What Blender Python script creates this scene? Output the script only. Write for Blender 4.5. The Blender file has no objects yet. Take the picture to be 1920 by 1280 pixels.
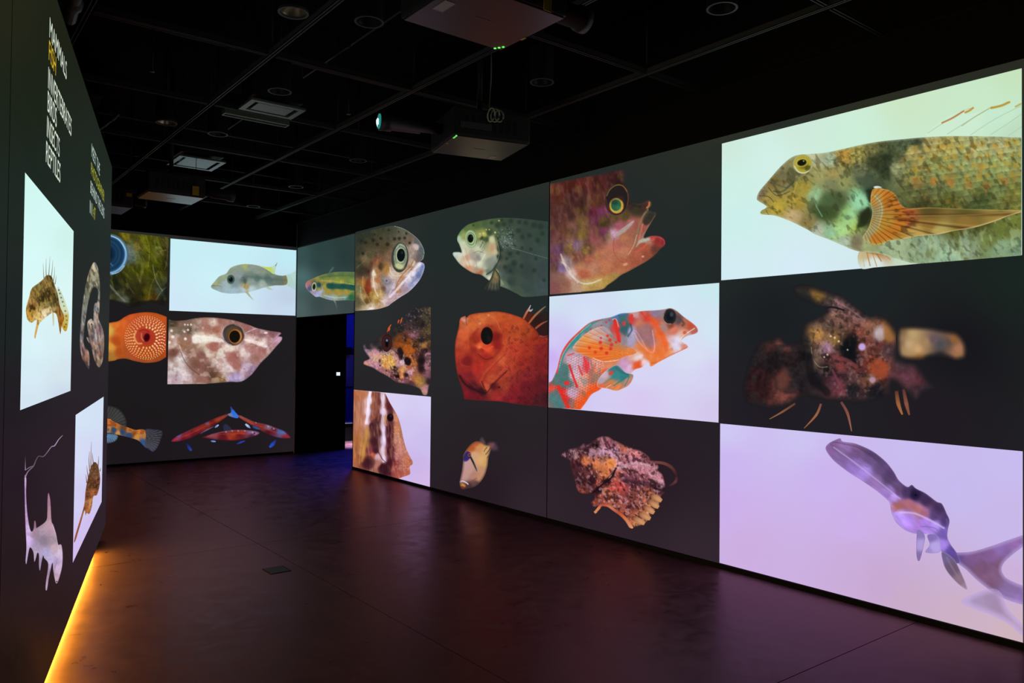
import bpy, bmesh, math, random
import numpy as np
from mathutils import Matrix, Vector

# ------------------------------------------------------------------ camera, world, exposure
sc = bpy.context.scene
col = sc.collection
F_PX = 1454.2957
YAW, PITCH, ROLL = math.radians(37.985), math.radians(0.977), math.radians(0.565)
CAM = np.array([0.0, 0.0, 1.734])
vF = np.array([math.sin(YAW)*math.cos(PITCH), math.cos(YAW)*math.cos(PITCH), math.sin(PITCH)])
_r0 = np.array([math.cos(YAW), -math.sin(YAW), 0.0]); _u0 = np.cross(_r0, vF)
vR = math.cos(ROLL)*_r0 + math.sin(ROLL)*_u0
vU = -math.sin(ROLL)*_r0 + math.cos(ROLL)*_u0
cam_d = bpy.data.cameras.new('camera'); cam = bpy.data.objects.new('camera', cam_d); col.objects.link(cam)
cam_d.sensor_width = 36.0; cam_d.lens = F_PX/1920*36; cam_d.clip_start = 0.02; cam_d.clip_end = 100
cam.matrix_world = Matrix(((vR[0], vU[0], -vF[0], CAM[0]), (vR[1], vU[1], -vF[1], CAM[1]), (vR[2], vU[2], -vF[2], CAM[2]), (0, 0, 0, 1)))
sc.camera = cam
w = bpy.data.worlds.new('world'); sc.world = w; w.use_nodes = True
w.node_tree.nodes['Background'].inputs[0].default_value = (0.02, 0.02, 0.025, 1)
w.node_tree.nodes['Background'].inputs[1].default_value = 0.02
sc.view_settings.view_transform = 'Standard'; sc.view_settings.look = 'None'
sc.view_settings.exposure = 0.0; sc.view_settings.gamma = 1.0; sc.view_settings.use_curve_mapping = False
def area(name, loc, tgt, sx, sy, power, colour):
    l = bpy.data.lights.new(name, 'AREA'); l.shape = 'RECTANGLE'; l.size = sx; l.size_y = sy
    l.energy = power; l.color = colour
    o = bpy.data.objects.new(name, l); col.objects.link(o); o.location = loc
    d = Vector(tgt)-Vector(loc); o.rotation_euler = d.to_track_quat('-Z', 'Y').to_euler()
    return o
# blue wash beyond the doorway, plus two unseen lamps added for floor glow
area('blue_wash_light', (7.6, 13.9, 3.3), (7.9, 15.4, 1.9), 1.6, 0.4, 15, (0.02, 0.06, 1.0))
sp = area('white_floor_fill', (6.8, 13.5, 2.4), (6.8, 13.5, 0), 0.2, 0.2, 20, (0.85, 0.72, 1.0)); sp.data.spread = math.radians(34)  # added lamp for the pale patch on the floor
sp = area('blue_floor_fill', (7.0, 13.2, 3.2), (5.9, 11.9, 0), 0.5, 0.3, 14, (0.03, 0.06, 1.0)); sp.data.spread = math.radians(80)  # added lamp for the blue glow on the passage floor

# ------------------------------------------------------------------ measures (metres)
XR, YB = 5.311, 12.883            # right wall plane, back wall plane
LA = math.radians(14.366); LD = 0.556
dL = np.array([math.sin(LA), math.cos(LA), 0.0]); nL = np.array([-math.cos(LA), math.sin(LA), 0.0])   # left wall: along, outward
ZT = 3.56
PLANES = {'R': (np.array([1.0, 0, 0]), XR), 'B': (np.array([0, 1.0, 0]), YB), 'L': (nL, LD)}
def unproj(px, py, wall, lift):
    n, d = PLANES[wall]
    px = np.asarray(px, float)[..., None]; py = np.asarray(py, float)[..., None]
    r = vF + (px-960)/F_PX*vR - (py-640)/F_PX*vU
    t = (d-lift)/(r@n)
    return CAM + t[..., None]*r
def Lw(u, z, off=0.0):            # a point of the left wall
    p = dL*u + nL*(LD+off); return (p[0], p[1], z)

# ------------------------------------------------------------------ materials
def s2l(c):
    c = np.asarray(c, float); return np.where(c <= 0.04045, c/12.92, ((c+0.055)/1.055)**2.4)
def hx(h):
    return np.array([int(h[i:i+2], 16) for i in (0, 2, 4)])/255.0
def mat(name, base, rough=0.6, metal=0.0, spec=0.5, noise=0.0, nscale=8.0, bump=0.0):
    m = bpy.data.materials.new(name); m.use_nodes = True; nt = m.node_tree; b = nt.nodes['Principled BSDF']
    b.inputs['Base Color'].default_value = (*base, 1); b.inputs['Roughness'].default_value = rough
    b.inputs['Metallic'].default_value = metal; b.inputs['Specular IOR Level'].default_value = spec
    if noise or bump:
        tc = nt.nodes.new('ShaderNodeTexCoord'); n = nt.nodes.new('ShaderNodeTexNoise')
        n.inputs['Scale'].default_value = nscale; n.inputs['Detail'].default_value = 5
        nt.links.new(tc.outputs['Object'], n.inputs['Vector'])
        if noise:
            mx = nt.nodes.new('ShaderNodeMix'); mx.data_type = 'RGBA'
            mx.inputs[6].default_value = (*[c*(1-noise) for c in base], 1); mx.inputs[7].default_value = (*[min(1, c*(1+noise)) for c in base], 1)
            nt.links.new(n.outputs['Fac'], mx.inputs[0]); nt.links.new(mx.outputs[2], b.inputs['Base Color'])
        if bump:
            bp = nt.nodes.new('ShaderNodeBump'); bp.inputs['Strength'].default_value = bump; bp.inputs['Distance'].default_value = 0.01
            nt.links.new(n.outputs['Fac'], bp.inputs['Height']); nt.links.new(bp.outputs['Normal'], b.inputs['Normal'])
    return m
def emit(name, c, s, sampling='AUTO'):
    m = bpy.data.materials.new(name); m.use_nodes = True; nt = m.node_tree; nt.nodes.clear()
    e = nt.nodes.new('ShaderNodeEmission'); o = nt.nodes.new('ShaderNodeOutputMaterial')
    e.inputs[0].default_value = (*c, 1); e.inputs[1].default_value = s; nt.links.new(e.outputs[0], o.inputs[0])
    m.cycles.emission_sampling = sampling
    return m
def emit_attr(name, sampling):
    m = emit(name, (1, 1, 1), 1.0, sampling); nt = m.node_tree
    a = nt.nodes.new('ShaderNodeAttribute'); a.attribute_name = 'Col'
    nt.links.new(a.outputs['Color'], [n for n in nt.nodes if n.type == 'EMISSION'][0].inputs[0])
    return m
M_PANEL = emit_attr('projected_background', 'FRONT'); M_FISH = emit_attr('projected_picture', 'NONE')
M_WALL = mat('screen_wall_grey', (0.075, 0.078, 0.074), 0.9, spec=0.1, noise=0.05, nscale=3)
M_BLACK = mat('black_paint', (0.012, 0.012, 0.013), 0.85, spec=0.15, noise=0.2, nscale=2)
M_DECK = mat('ceiling_black', (0.006, 0.006, 0.006), 0.95, spec=0.05)
M_BASE = mat('dark_skirting', (0.007, 0.007, 0.011), 0.8, spec=0.1)
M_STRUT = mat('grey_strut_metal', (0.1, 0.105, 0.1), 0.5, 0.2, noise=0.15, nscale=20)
M_DARKM = mat('dark_metal', (0.02, 0.02, 0.02), 0.55, 0.3)
M_PROJ = mat('projector_shell', (0.03, 0.03, 0.028), 0.5, noise=0.1, nscale=12)
M_PLATE = mat('projector_underside', (0.034, 0.038, 0.026), 0.33, noise=0.08, nscale=20)
M_LABEL = mat('pale_label', (0.45, 0.42, 0.38), 0.7)
M_YEL = mat('yellow_label', (0.62, 0.44, 0.03), 0.6)
M_ROPE = mat('pale_cord', (0.55, 0.6, 0.38), 0.7)
M_VENT = mat('vent_metal_green_cast', (0.14, 0.23, 0.15), 0.36, 0.0)  # green light from the pictures mixed into the base colour
M_REFL = mat('reflector_painted_lit', (0.6, 0.52, 0.4), 0.3, 0.9); M_REFLD = mat('reflector_painted_dim', (0.03, 0.03, 0.03), 0.4, 0.5)  # lit and dim look of the cans put into the reflector colour
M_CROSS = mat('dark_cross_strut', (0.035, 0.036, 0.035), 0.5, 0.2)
M_GREEN = emit('status_green', (0.15, 0.85, 0.12), 1.2, 'NONE')
M_LENS = emit('lens_glow', (0.45, 1.0, 0.95), 2.2)
M_LENS2 = emit('lens_rim_glow', (0.02, 0.22, 0.2), 1.0, 'NONE')
M_LED = emit('amber_led', (1.0, 0.56, 0.05), 58.0)
M_SWITCH = emit('lit_sign_face', (0.82, 0.9, 0.95), 1.0, 'NONE')
M_BLUEW = mat('blue_room_wall', (0.12, 0.14, 0.5), 0.8)
M_MAUVE = mat('mauve_panel', (0.5, 0.35, 0.4), 0.7)
M_BENCH = mat('bench_top', (0.6, 0.6, 0.65), 0.5)
M_CORNER = mat('corner_bead', (0.8, 0.82, 0.8), 0.5)

def floor_mat():
    m = bpy.data.materials.new('polished_concrete'); m.use_nodes = True; nt = m.node_tree; b = nt.nodes['Principled BSDF']
    tc = nt.nodes.new('ShaderNodeTexCoord'); N = []
    for scl, det, dist in ((0.7, 6, 0.6), (5.0, 8, 1.5), (38.0, 4, 0.0)):
        n = nt.nodes.new('ShaderNodeTexNoise'); n.inputs['Scale'].default_value = scl; n.inputs['Detail'].default_value = det
        n.inputs['Distortion'].default_value = dist; nt.links.new(tc.outputs['Object'], n.inputs['Vector']); N.append(n)
    r1 = nt.nodes.new('ShaderNodeValToRGB'); r1.color_ramp.elements[0].position = 0.3; r1.color_ramp.elements[1].position = 0.72
    r1.color_ramp.elements[0].color = (0.062, 0.027, 0.027, 1); r1.color_ramp.elements[1].color = (0.14, 0.064, 0.058, 1)
    mx = nt.nodes.new('ShaderNodeMath'); mx.operation = 'MULTIPLY_ADD'; mx.inputs[1].default_value = 0.55
    nt.links.new(N[1].outputs['Fac'], mx.inputs[0])
    h = nt.nodes.new('ShaderNodeMath'); h.operation = 'MULTIPLY'; h.inputs[1].default_value = 0.45
    nt.links.new(N[0].outputs['Fac'], h.inputs[0]); nt.links.new(h.outputs[0], mx.inputs[2])
    nt.links.new(mx.outputs[0], r1.inputs['Fac']); nt.links.new(r1.outputs['Color'], b.inputs['Base Color'])
    rr = nt.nodes.new('ShaderNodeMapRange'); rr.inputs['From Min'].default_value = 0.3; rr.inputs['From Max'].default_value = 0.7
    rr.inputs['To Min'].default_value = 0.27; rr.inputs['To Max'].default_value = 0.4
    nt.links.new(N[1].outputs['Fac'], rr.inputs['Value']); nt.links.new(rr.outputs[0], b.inputs['Roughness'])
    b.inputs['Specular IOR Level'].default_value = 0.0
    bp = nt.nodes.new('ShaderNodeBump'); bp.inputs['Strength'].default_value = 0.035; bp.inputs['Distance'].default_value = 0.01
    nt.links.new(N[1].outputs['Fac'], bp.inputs['Height']); nt.links.new(bp.outputs['Normal'], b.inputs['Normal'])
    # sealed, red-stained surface: a tinted clear sheen over the stained concrete
    gl = nt.nodes.new('ShaderNodeBsdfGlossy'); gl.inputs['Color'].default_value = (0.68, 0.42, 0.52, 1)
    fr = nt.nodes.new('ShaderNodeFresnel'); fr.inputs['IOR'].default_value = 1.33
    ms = nt.nodes.new('ShaderNodeMixShader'); out = [n for n in nt.nodes if n.type == 'OUTPUT_MATERIAL'][0]
    nt.links.new(rr.outputs[0], gl.inputs['Roughness']); nt.links.new(bp.outputs['Normal'], gl.inputs['Normal'])
    nt.links.new(fr.outputs[0], ms.inputs[0]); nt.links.new(b.outputs[0], ms.inputs[1]); nt.links.new(gl.outputs[0], ms.inputs[2]); nt.links.new(ms.outputs[0], out.inputs[0])
    return m
M_FLOOR = floor_mat()

# ------------------------------------------------------------------ mesh helpers
def tag(o, label=None, cat=None, group=None, kind=None):
    if label: o['label'] = label
    if cat: o['category'] = cat
    if group: o['group'] = group
    if kind: o['kind'] = kind
    return o
def link(name, me, m, parent=None, loc=None, smooth=False):
    o = bpy.data.objects.new(name, me); col.objects.link(o)
    if m: me.materials.append(m)
    if parent: o.parent = parent
    if loc is not None: o.location = loc
    if smooth: me.polygons.foreach_set('use_smooth', [True]*len(me.polygons))
    return o
def empty(name, loc, rz=0.0):
    o = bpy.data.objects.new(name, None); col.objects.link(o); o.location = loc; o.rotation_euler = (0, 0, rz); o.empty_display_size = 0.1
    return o
def bm_box(bm, x0, x1, y0, y1, z0, z1):
    v = [bm.verts.new(p) for p in ((x0,y0,z0),(x1,y0,z0),(x1,y1,z0),(x0,y1,z0),(x0,y0,z1),(x1,y0,z1),(x1,y1,z1),(x0,y1,z1))]
    for f in ((3,2,1,0),(4,5,6,7),(0,1,5,4),(1,2,6,5),(2,3,7,6),(3,0,4,7)): bm.faces.new([v[i] for i in f])
def box(name, b, m, parent=None, bevel=0.0, base=None):
    """b = (x0,x1,y0,y1,z0,z1) in the parent's frame; top-level boxes get their origin at the base centre"""
    bm = bmesh.new(); c = (0, 0, 0)
    if parent is None: c = ((b[0]+b[1])/2, (b[2]+b[3])/2, b[4])
    bm_box(bm, b[0]-c[0], b[1]-c[0], b[2]-c[1], b[3]-c[1], b[4]-c[2], b[5]-c[2])
    if bevel: bmesh.ops.bevel(bm, geom=bm.edges[:], offset=bevel, segments=2, affect='EDGES', profile=0.7)
    me = bpy.data.meshes.new(name); bm.to_mesh(me); bm.free()
    return link(name, me, m, parent, c if parent is None else None)
def tube(name, pts, r, m, parent=None, n=10, radii=None, caps=True):
    bm = bmesh.new(); P = [Vector(p) for p in pts]; rings = []
    for i, p in enumerate(P):
        t = (P[min(i+1, len(P)-1)]-P[max(i-1, 0)]).normalized()
        if t.length == 0: t = Vector((0, 0, 1))
        a = t.cross(Vector((0, 0, 1)) if abs(t.z) < 0.9 else Vector((1, 0, 0))).normalized(); b = t.cross(a)
        rr = radii[i] if radii else r
        rings.append([bm.verts.new(p+(a*math.cos(k*2*math.pi/n)+b*math.sin(k*2*math.pi/n))*rr) for k in range(n)])
    for A, B in zip(rings, rings[1:]):
        for k in range(n): bm.faces.new((A[k], A[(k+1) % n], B[(k+1) % n], B[k]))
    if caps:
        bm.faces.new(rings[0][::-1]); bm.faces.new(rings[-1])
    bmesh.ops.recalc_face_normals(bm, faces=bm.faces[:])
    me = bpy.data.meshes.new(name); bm.to_mesh(me); bm.free()
    return link(name, me, m, parent, smooth=True)
# ------------------------------------------------------------------ projected pictures: a small painter on vertex colours
_rng = {}
def noise(x, y, scale, seed, octv=3, ang=0.0, st=1.0):
    ca, sa = math.cos(math.radians(ang)), math.sin(math.radians(ang))
    u, v = (x*ca+y*sa)/(scale*st), (-x*sa+y*ca)/scale
    if seed not in _rng: _rng[seed] = np.random.RandomState(seed).rand(64, 64)
    g = _rng[seed]; out = 0; amp = 1.0; tot = 0
    for o in range(octv):
        uu, vv = u*2**o+17.3*o, v*2**o+9.1*o
        iu, iv = np.floor(uu).astype(int), np.floor(vv).astype(int); fu, fv = uu-iu, vv-iv
        fu = fu*fu*(3-2*fu); fv = fv*fv*(3-2*fv)
        a = g[iu % 64, iv % 64]; b = g[(iu+1) % 64, iv % 64]; c = g[iu % 64, (iv+1) % 64]; d = g[(iu+1) % 64, (iv+1) % 64]
        out = out+amp*((a*(1-fu)+b*fu)*(1-fv)+(c*(1-fu)+d*fu)*fv); tot += amp; amp *= 0.55
    return out/tot
def sstep(a, b, x):
    t = np.clip((x-a)/(b-a+1e-9), 0, 1); return t*t*(3-2*t)
def segdist(X, Y, A, B, want_t=False):
    d2 = np.full(X.shape, 1e18); T = np.zeros(X.shape); n = len(A)
    for i in range(n):
        ax, ay = A[i]; bx, by = B[i]; dx, dy = bx-ax, by-ay; L = dx*dx+dy*dy+1e-12
        t = np.clip(((X-ax)*dx+(Y-ay)*dy)/L, 0, 1); q = (X-ax-t*dx)**2+(Y-ay-t*dy)**2
        m = q < d2; d2[m] = q[m]
        if want_t: T[m] = (i+t[m])/n
    return (np.sqrt(d2), T) if want_t else np.sqrt(d2)
def inside(X, Y, P):
    r = np.zeros(X.shape, bool); n = len(P)
    for i in range(n):
        (x1, y1), (x2, y2) = P[i], P[(i+1) % n]
        if y1 == y2: continue
        c = ((y1 > Y) != (y2 > Y)) & (X < (x2-x1)*(Y-y1)/(y2-y1)+x1); r ^= c
    return r
def spline(pts, closed=True, k=6):
    """Catmull-Rom through the points; a third entry marks a sharp corner"""
    n = len(pts); P = [np.array(p[:2], float) for p in pts]; C = [len(p) > 2 for p in pts]; out = []; cor = []
    for i in range(n if closed else n-1):
        p1, p2 = P[i], P[(i+1) % n]
        if C[i] and C[(i+1) % n]:
            out.append(p1); cor.append(True); continue
        p0 = P[i-1] if (closed or i > 0) and not C[i] else p1-(p2-p1)*0.3
        p3 = P[(i+2) % n] if (closed or i+2 < n) and not C[(i+1) % n] else p2+(p2-p1)*0.3
        for j in range(k):
            t = j/k
            out.append(0.5*(2*p1+(p2-p0)*t+(2*p0-5*p1+4*p2-p3)*t*t+(3*p1-3*p2+p3-p0)*t**3)); cor.append(False)
    if not closed: out.append(P[-1])
    return np.array(out), cor
def pts(s):
    """'x,y x,y! ...' -> list of points, ! marks a corner"""
    r = []
    for q in s.split():
        c = q.endswith('!'); a, b = q.rstrip('!').split(','); r.append((float(a), float(b), 1) if c else (float(a), float(b)))
    return r
def cpts(s):
    q = [a.split(',') for a in s.split()]
    return np.array([(float(a), float(b)) for a, b, c in q]), np.array([hx(c) for a, b, c in q])
def idw(X, Y, s, p=3.7):
    P, C = cpts(s); num = np.zeros(X.shape+(3,)); den = np.zeros(X.shape)
    for (x, y), c in zip(P, C):
        wgt = 1.0/(((X-x)**2+(Y-y)**2)+30.0)**(p/2)
        num += wgt[..., None]*c; den += wgt
    return num/den[..., None]
def paint(X, Y, cols, ops, outline=None, cor=None, pw=3.7):
    C = idw(X, Y, cols, pw); mask = 1.0
    def over(a, h):
        nonlocal C
        c = hx(h) if isinstance(h, str) else h
        C = C*(1-a[..., None])+c*a[..., None]
    for op in ops:
        k = op[0]
        if k == 's':      # stroke: points, width, colour, alpha, hardness
            L, _ = spline(pts(op[1]), False, 5); d = segdist(X, Y, L[:-1], L[1:]); hard = op[5] if len(op) > 5 else 0.35
            over(op[4]*(1-sstep(op[2]*0.5*hard, op[2]*0.5, d))*mask, op[3])
        elif k == 'e':    # ellipse: cx, cy, rx, ry, rotation, colour, alpha, softness
            a = math.radians(op[5]); dx, dy = X-op[1], Y-op[2]
            q = np.sqrt(((dx*math.cos(a)+dy*math.sin(a))/op[3])**2+((-dx*math.sin(a)+dy*math.cos(a))/op[4])**2); sf = op[8] if len(op) > 8 else 0.15
            over(op[7]*(1-sstep(1-sf, 1+sf, q))*mask, op[6])
        elif k == 'r':    # ring: cx, cy, rx, ry, rotation, relative width, colour, alpha
            a = math.radians(op[5]); dx, dy = X-op[1], Y-op[2]
            q = np.sqrt(((dx*math.cos(a)+dy*math.sin(a))/op[3])**2+((-dx*math.sin(a)+dy*math.cos(a))/op[4])**2)
            over(op[8]*(1-sstep(op[6]*0.3, op[6], np.abs(q-1)))*mask, op[7])
        elif k == 'p':    # polygon: points, colour, alpha, softness
            L, _ = spline(pts(op[1])); ins = inside(X, Y, L); d = segdist(X, Y, L, np.roll(L, -1, 0)); d = np.where(ins, -d, d)
            over(op[3]*(1-sstep(-op[4], op[4], d))*mask, op[2])
        elif k == 'd':    # dots: 'x,y,r ...', colour, alpha, softness
            for q in op[1].split():
                x, y, r = map(float, q.split(',')); d = np.hypot(X-x, Y-y); sf = op[4] if len(op) > 4 else 0.5
                over(op[3]*(1-sstep(r*(1-sf), r*(1+sf), d))*mask, op[2])
        elif k == 'n':    # brightness noise: scale, amount, seed, angle, stretch
            f = 1+op[2]*2*(noise(X, Y, op[1], op[3], 3, *(op[4:6] if len(op) > 5 else (0, 1)))-0.5)*mask
            C = C*np.clip(f, 0, 3)[..., None]
        elif k == 'nc':   # patches: scale, threshold, softness, colour, alpha, seed, angle, stretch
            f = noise(X, Y, op[1], op[6], 2, *(op[7:9] if len(op) > 8 else (0, 1)))
            over(op[5]*0.75*sstep(op[2]-0.7*op[3]+0.02, op[2]+2.2*op[3]+0.02, f)*mask, op[4])
        elif k == 'g':    # gain: r, g, b
            C = C*(1+(np.array(op[1:4])-1)*(mask[..., None] if isinstance(mask, np.ndarray) else 1))
        elif k == 'sc':   # scales: size, angle, amount, stretch
            a = math.radians(op[2]); u = (X*math.cos(a)+Y*math.sin(a))/(op[1]*op[4]); v = (-X*math.sin(a)+Y*math.cos(a))/op[1]
            r = np.floor(v); fu = (u+0.5*(r % 2)) % 1-0.5; fv = v-r
            C = C*(1+op[3]*mask*((fv-0.5)*1.2+0.35-3*fu*fu))[..., None]
        elif k == 'rays': # fin rays from a point: cx, cy, count per radian, colour, alpha, sharpness
            th = np.arctan2(Y-op[2], X-op[1]); over(op[5]*np.clip(np.cos(th*op[3]), 0, 1)**op[6]*mask, op[4])
        elif k == 'edge': # fade along the free outline: width, colour, alpha
            A = outline; B = np.roll(outline, -1, 0); f = [i for i in range(len(A)) if not cor[i]]
            d = segdist(X, Y, A[f], B[f]); over(op[3]*(1-sstep(0, op[1], d))*mask, op[2])
        elif k == 'mask':
            if op[1] is None: mask = 1.0
            else:
                L, _ = spline(pts(op[1])); ins = inside(X, Y, L); d = segdist(X, Y, L, np.roll(L, -1, 0)); d = np.where(ins, -d, d)
                mask = 1-sstep(-op[2], op[2], d)
    return np.clip(C, 0, 1)
def col_mesh(name, V, Fq, rgb, m, parent, origin):
    me = bpy.data.meshes.new(name); V = np.asarray(V)-origin; Fq = np.asarray(Fq, np.int32)
    me.vertices.add(len(V)); me.vertices.foreach_set('co', V.astype(np.float32).ravel())
    me.loops.add(Fq.size); me.loops.foreach_set('vertex_index', Fq.ravel())
    me.polygons.add(len(Fq)); me.polygons.foreach_set('loop_start', np.arange(0, Fq.size, Fq.shape[1], dtype=np.int32))
    a = me.color_attributes.new('Col', 'FLOAT_COLOR', 'POINT')
    a.data.foreach_set('color', np.concatenate([s2l(rgb), np.ones((len(V), 1))], 1).astype(np.float32).ravel())
    me.update(calc_edges=True); me.validate()
    return link(name, me, m, parent)
class Pic:
    """one projected picture: a thing on a wall; parts are traced in crop units (x0, y0, scale) of its picture"""
    def __init__(s, wall, corners, cols, label, T, name='projected_picture', lift=0.004, group=None, rect=None):
        s.wall, s.T, s.lift = wall, T, lift
        n = 25; u = np.linspace(0, 1, n); U, Vv = np.meshgrid(u, u); c = np.array(corners or [(0, 0)]*4, float)   # TL TR BR BL in pixels
        W = unproj(c[:, 0], c[:, 1], wall, lift); s.o = W.mean(0)
        # straighten into a true rectangle: level top and bottom, plumb sides
        zt, zb = (W[0, 2]+W[1, 2])/2, (W[2, 2]+W[3, 2])/2; Lp, Rp = (W[0]+W[3])/2, (W[1]+W[2])/2
        if rect is not None: Lp, Rp = np.array(rect[0]), np.array(rect[1]); zb, zt = rect[2:]; s.o = (Lp+Rp)/2; s.o[2] = (zb+zt)/2
        pos = Lp[None, None]*(1-U[..., None])+Rp[None, None]*U[..., None]; pos[..., 2] = zt*(1-Vv)+zb*Vv
        P = pos.reshape(-1, 3); d = P-CAM; zc = d@vF; X = 960+F_PX*(d@vR)/zc; Y = 640-F_PX*(d@vU)/zc
        i = np.arange(n*n).reshape(n, n); Q = np.stack([i[:-1, :-1], i[1:, :-1], i[1:, 1:], i[:-1, 1:]], -1).reshape(-1, 4)
        if wall == 'L': Q = Q[:, ::-1]
        Q = s.orient(P, Q)
        s.root = col_mesh(name, P, Q, idw(X, Y, cols, 2.5), M_PANEL, None, s.o); s.root.location = s.o
        tag(s.root, label, 'projection', group)
    def orient(s, P, Q):
        a, b, c = P[Q[0][0]], P[Q[0][1]], P[Q[0][2]]; n = np.cross(b-a, c-a)
        return Q[:, ::-1] if n@PLANES[s.wall][0] > 0 else Q
    def part(s, name, outline, cols, ops=(), parent=None, lift=0.0012, step=1.05, T=None, label=None, pw=3.7):
        if parent is not None and lift == 0.0012: lift = 0.0017          # a piece over its fish
        x0, y0, k = T or s.T; O, cor = spline(pts(outline)); st = step*k
        mn, mx = O.min(0)-st, O.max(0)+st; nx, ny = int((mx[0]-mn[0])/st)+2, int((mx[1]-mn[1])/st)+2
        gx = mn[0]+np.arange(nx)*st; gy = mn[1]+np.arange(ny)*st; X, Y = np.meshgrid(gx, gy)
        ci = inside(X[:-1, :-1]+st/2, Y[:-1, :-1]+st/2, O); id_ = np.arange(nx*ny).reshape(ny, nx)
        Q = np.stack([id_[:-1, :-1], id_[1:, :-1], id_[1:, 1:], id_[:-1, 1:]], -1)[ci]
        cnt = np.zeros(nx*ny, int); np.add.at(cnt, Q.ravel(), 1)
        fx, fy = X.ravel().copy(), Y.ravel().copy(); bd = np.where((cnt > 0) & (cnt < 4))[0]
        A, B = O, np.roll(O, -1, 0); best = np.full(len(bd), 1e18); nxp, nyp = fx[bd].copy(), fy[bd].copy()
        for i in range(len(A)):
            dx, dy = B[i]-A[i]; t = np.clip(((fx[bd]-A[i][0])*dx+(fy[bd]-A[i][1])*dy)/(dx*dx+dy*dy+1e-12), 0, 1)
            qx, qy = A[i][0]+t*dx, A[i][1]+t*dy; d = (fx[bd]-qx)**2+(fy[bd]-qy)**2; m = d < best
            best[m] = d[m]; nxp[m] = qx[m]; nyp[m] = qy[m]
        mv = best < (1.2*st)**2; fx[bd[mv]] = nxp[mv]; fy[bd[mv]] = nyp[mv]
        use = np.where(cnt > 0)[0]; remap = np.full(nx*ny, -1); remap[use] = np.arange(len(use))
        fx, fy = fx[use], fy[use]; Q = remap[Q]
        rgb = paint(fx, fy, cols, ops, O, cor, pw); P = unproj(x0+fx/k, y0+fy/k, s.wall, s.lift+lift)
        o = col_mesh(name, P, s.orient(P, Q), rgb, M_FISH, parent or s.root, s.o)
        if label: o['label'] = label
        return o
    def ribbon(s, name, line, widths, cols, parent=None, lift=0.0020, T=None, k=5, ops=()):
        """a thin tapering strip: points, width at each point, colours along it"""
        x0, y0, sc_ = T or s.T; L, _ = spline(pts(line), False, k); n = len(L)
        t = np.linspace(0, 1, n); wd = np.interp(t, np.linspace(0, 1, len(widths)), widths)
        ch = np.array([hx(c) for c in cols.split()]); C = np.stack([np.interp(t, np.linspace(0, 1, len(ch)), ch[:, j]) for j in range(3)], 1)
        d = np.gradient(L, axis=0); d /= np.linalg.norm(d, axis=1)[:, None]+1e-9; nr = np.stack([-d[:, 1], d[:, 0]], 1)
        q = np.concatenate([L+nr*wd[:, None]*f for f in (-0.5, 0, 0.5)]); rgb = np.concatenate([C*0.85, C, C*0.85])
        Q = np.array([(a*n+i, a*n+i+1, (a+1)*n+i+1, (a+1)*n+i) for a in (0, 1) for i in range(n-1)])
        P = unproj(x0+q[:, 0]/sc_, y0+q[:, 1]/sc_, s.wall, s.lift+lift)
        return col_mesh(name, P, s.orient(P, Q), np.clip(rgb, 0, 1), M_FISH, parent or s.root, s.o)
    def eye(s, cx, cy, rx, ry, cols_rings, parent, rot=0, lift=0.0024, name='eye', T=None, ops=()):
        """an eye disc: rings = [(relative radius, colour), ...] from the rim to the centre"""
        a = math.radians(rot); O = []
        for i in range(24):
            th = i*math.pi/12; x, y = rx*math.cos(th), ry*math.sin(th)
            O.append('%.2f,%.2f' % (cx+x*math.cos(a)-y*math.sin(a), cy+x*math.sin(a)+y*math.cos(a)))
        o = [('e', cx, cy, rx*r, ry*r, rot, c, 1.0, sf) for r, c, sf in cols_rings[1:]]
        return s.part(name, ' '.join(O), '%f,%f,%s' % (cx, cy, cols_rings[0][1]), o+list(ops), parent, lift, 0.9, T)
# ------------------------------------------------------------------ the setting
def struct(o): o['kind'] = 'structure'; return o
fl = struct(box('floor', (-4.2, 11.2, -4.2, 16.2, -0.2, -0.012), M_BASE))
def floor_slabs():
    xs = [-4.2, -1.6, 2.545, 6.69, 11.2]; ys = [-4.2, -1.7, 2.40, 6.97, 11.5, 16.2]; g = 0.003; c = fl.location
    for a, b in zip(xs, xs[1:]):
        for p, q in zip(ys, ys[1:]):
            o = box('slab', (a+g-c.x, b-g-c.x, p+g-c.y, q-g-c.y, -0.012-c.z, 0.0-c.z), M_FLOOR, fl)
floor_slabs()
struct(box('ceiling', (-4.2, 11.2, -4.2, 16.2, 4.9, 5.0), M_DECK))
wr = struct(box('wall_right', (XR, XR+0.22, -4.0, 10.64, 0.0, ZT), M_WALL))
struct(box('wall_header', (XR, XR+0.22, 10.64, YB, 2.345, ZT), M_WALL))
struct(box('wall_upper_right', (XR+0.004, XR+0.22, -4.0, YB, ZT, 4.9), M_BLACK))
struct(box('wall_back', (-4.0, XR, YB, YB+0.2, 0.0, ZT), M_WALL))
struct(box('wall_upper_back', (-4.0, XR+0.22, YB+0.004, YB+0.2, ZT, 4.9), M_BLACK))
struct(box('wall_passage', (XR+0.002, 6.265, YB, YB+0.2, 0.0, ZT), M_BLACK))
struct(box('wall_far_left', (-4.2, -4.0, -4.2, YB+0.2, 0.0, 4.9), M_BLACK))
struct(box('wall_near', (-4.0, XR+0.22, -4.2, -4.0, 0.0, 4.9), M_BLACK))
# the room beyond the doorway
struct(box('wall_beyond', (6.0, 11.0, 15.6, 15.8, 0.0, 4.9), M_BLUEW))
struct(box('wall_beyond_right', (11.0, 11.2, 5.0, 15.8, 0.0, 4.9), M_BLACK))
struct(box('wall_beyond_near', (XR+0.22, 11.0, 5.0, 5.2, 0.0, 4.9), M_BLACK))
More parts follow.
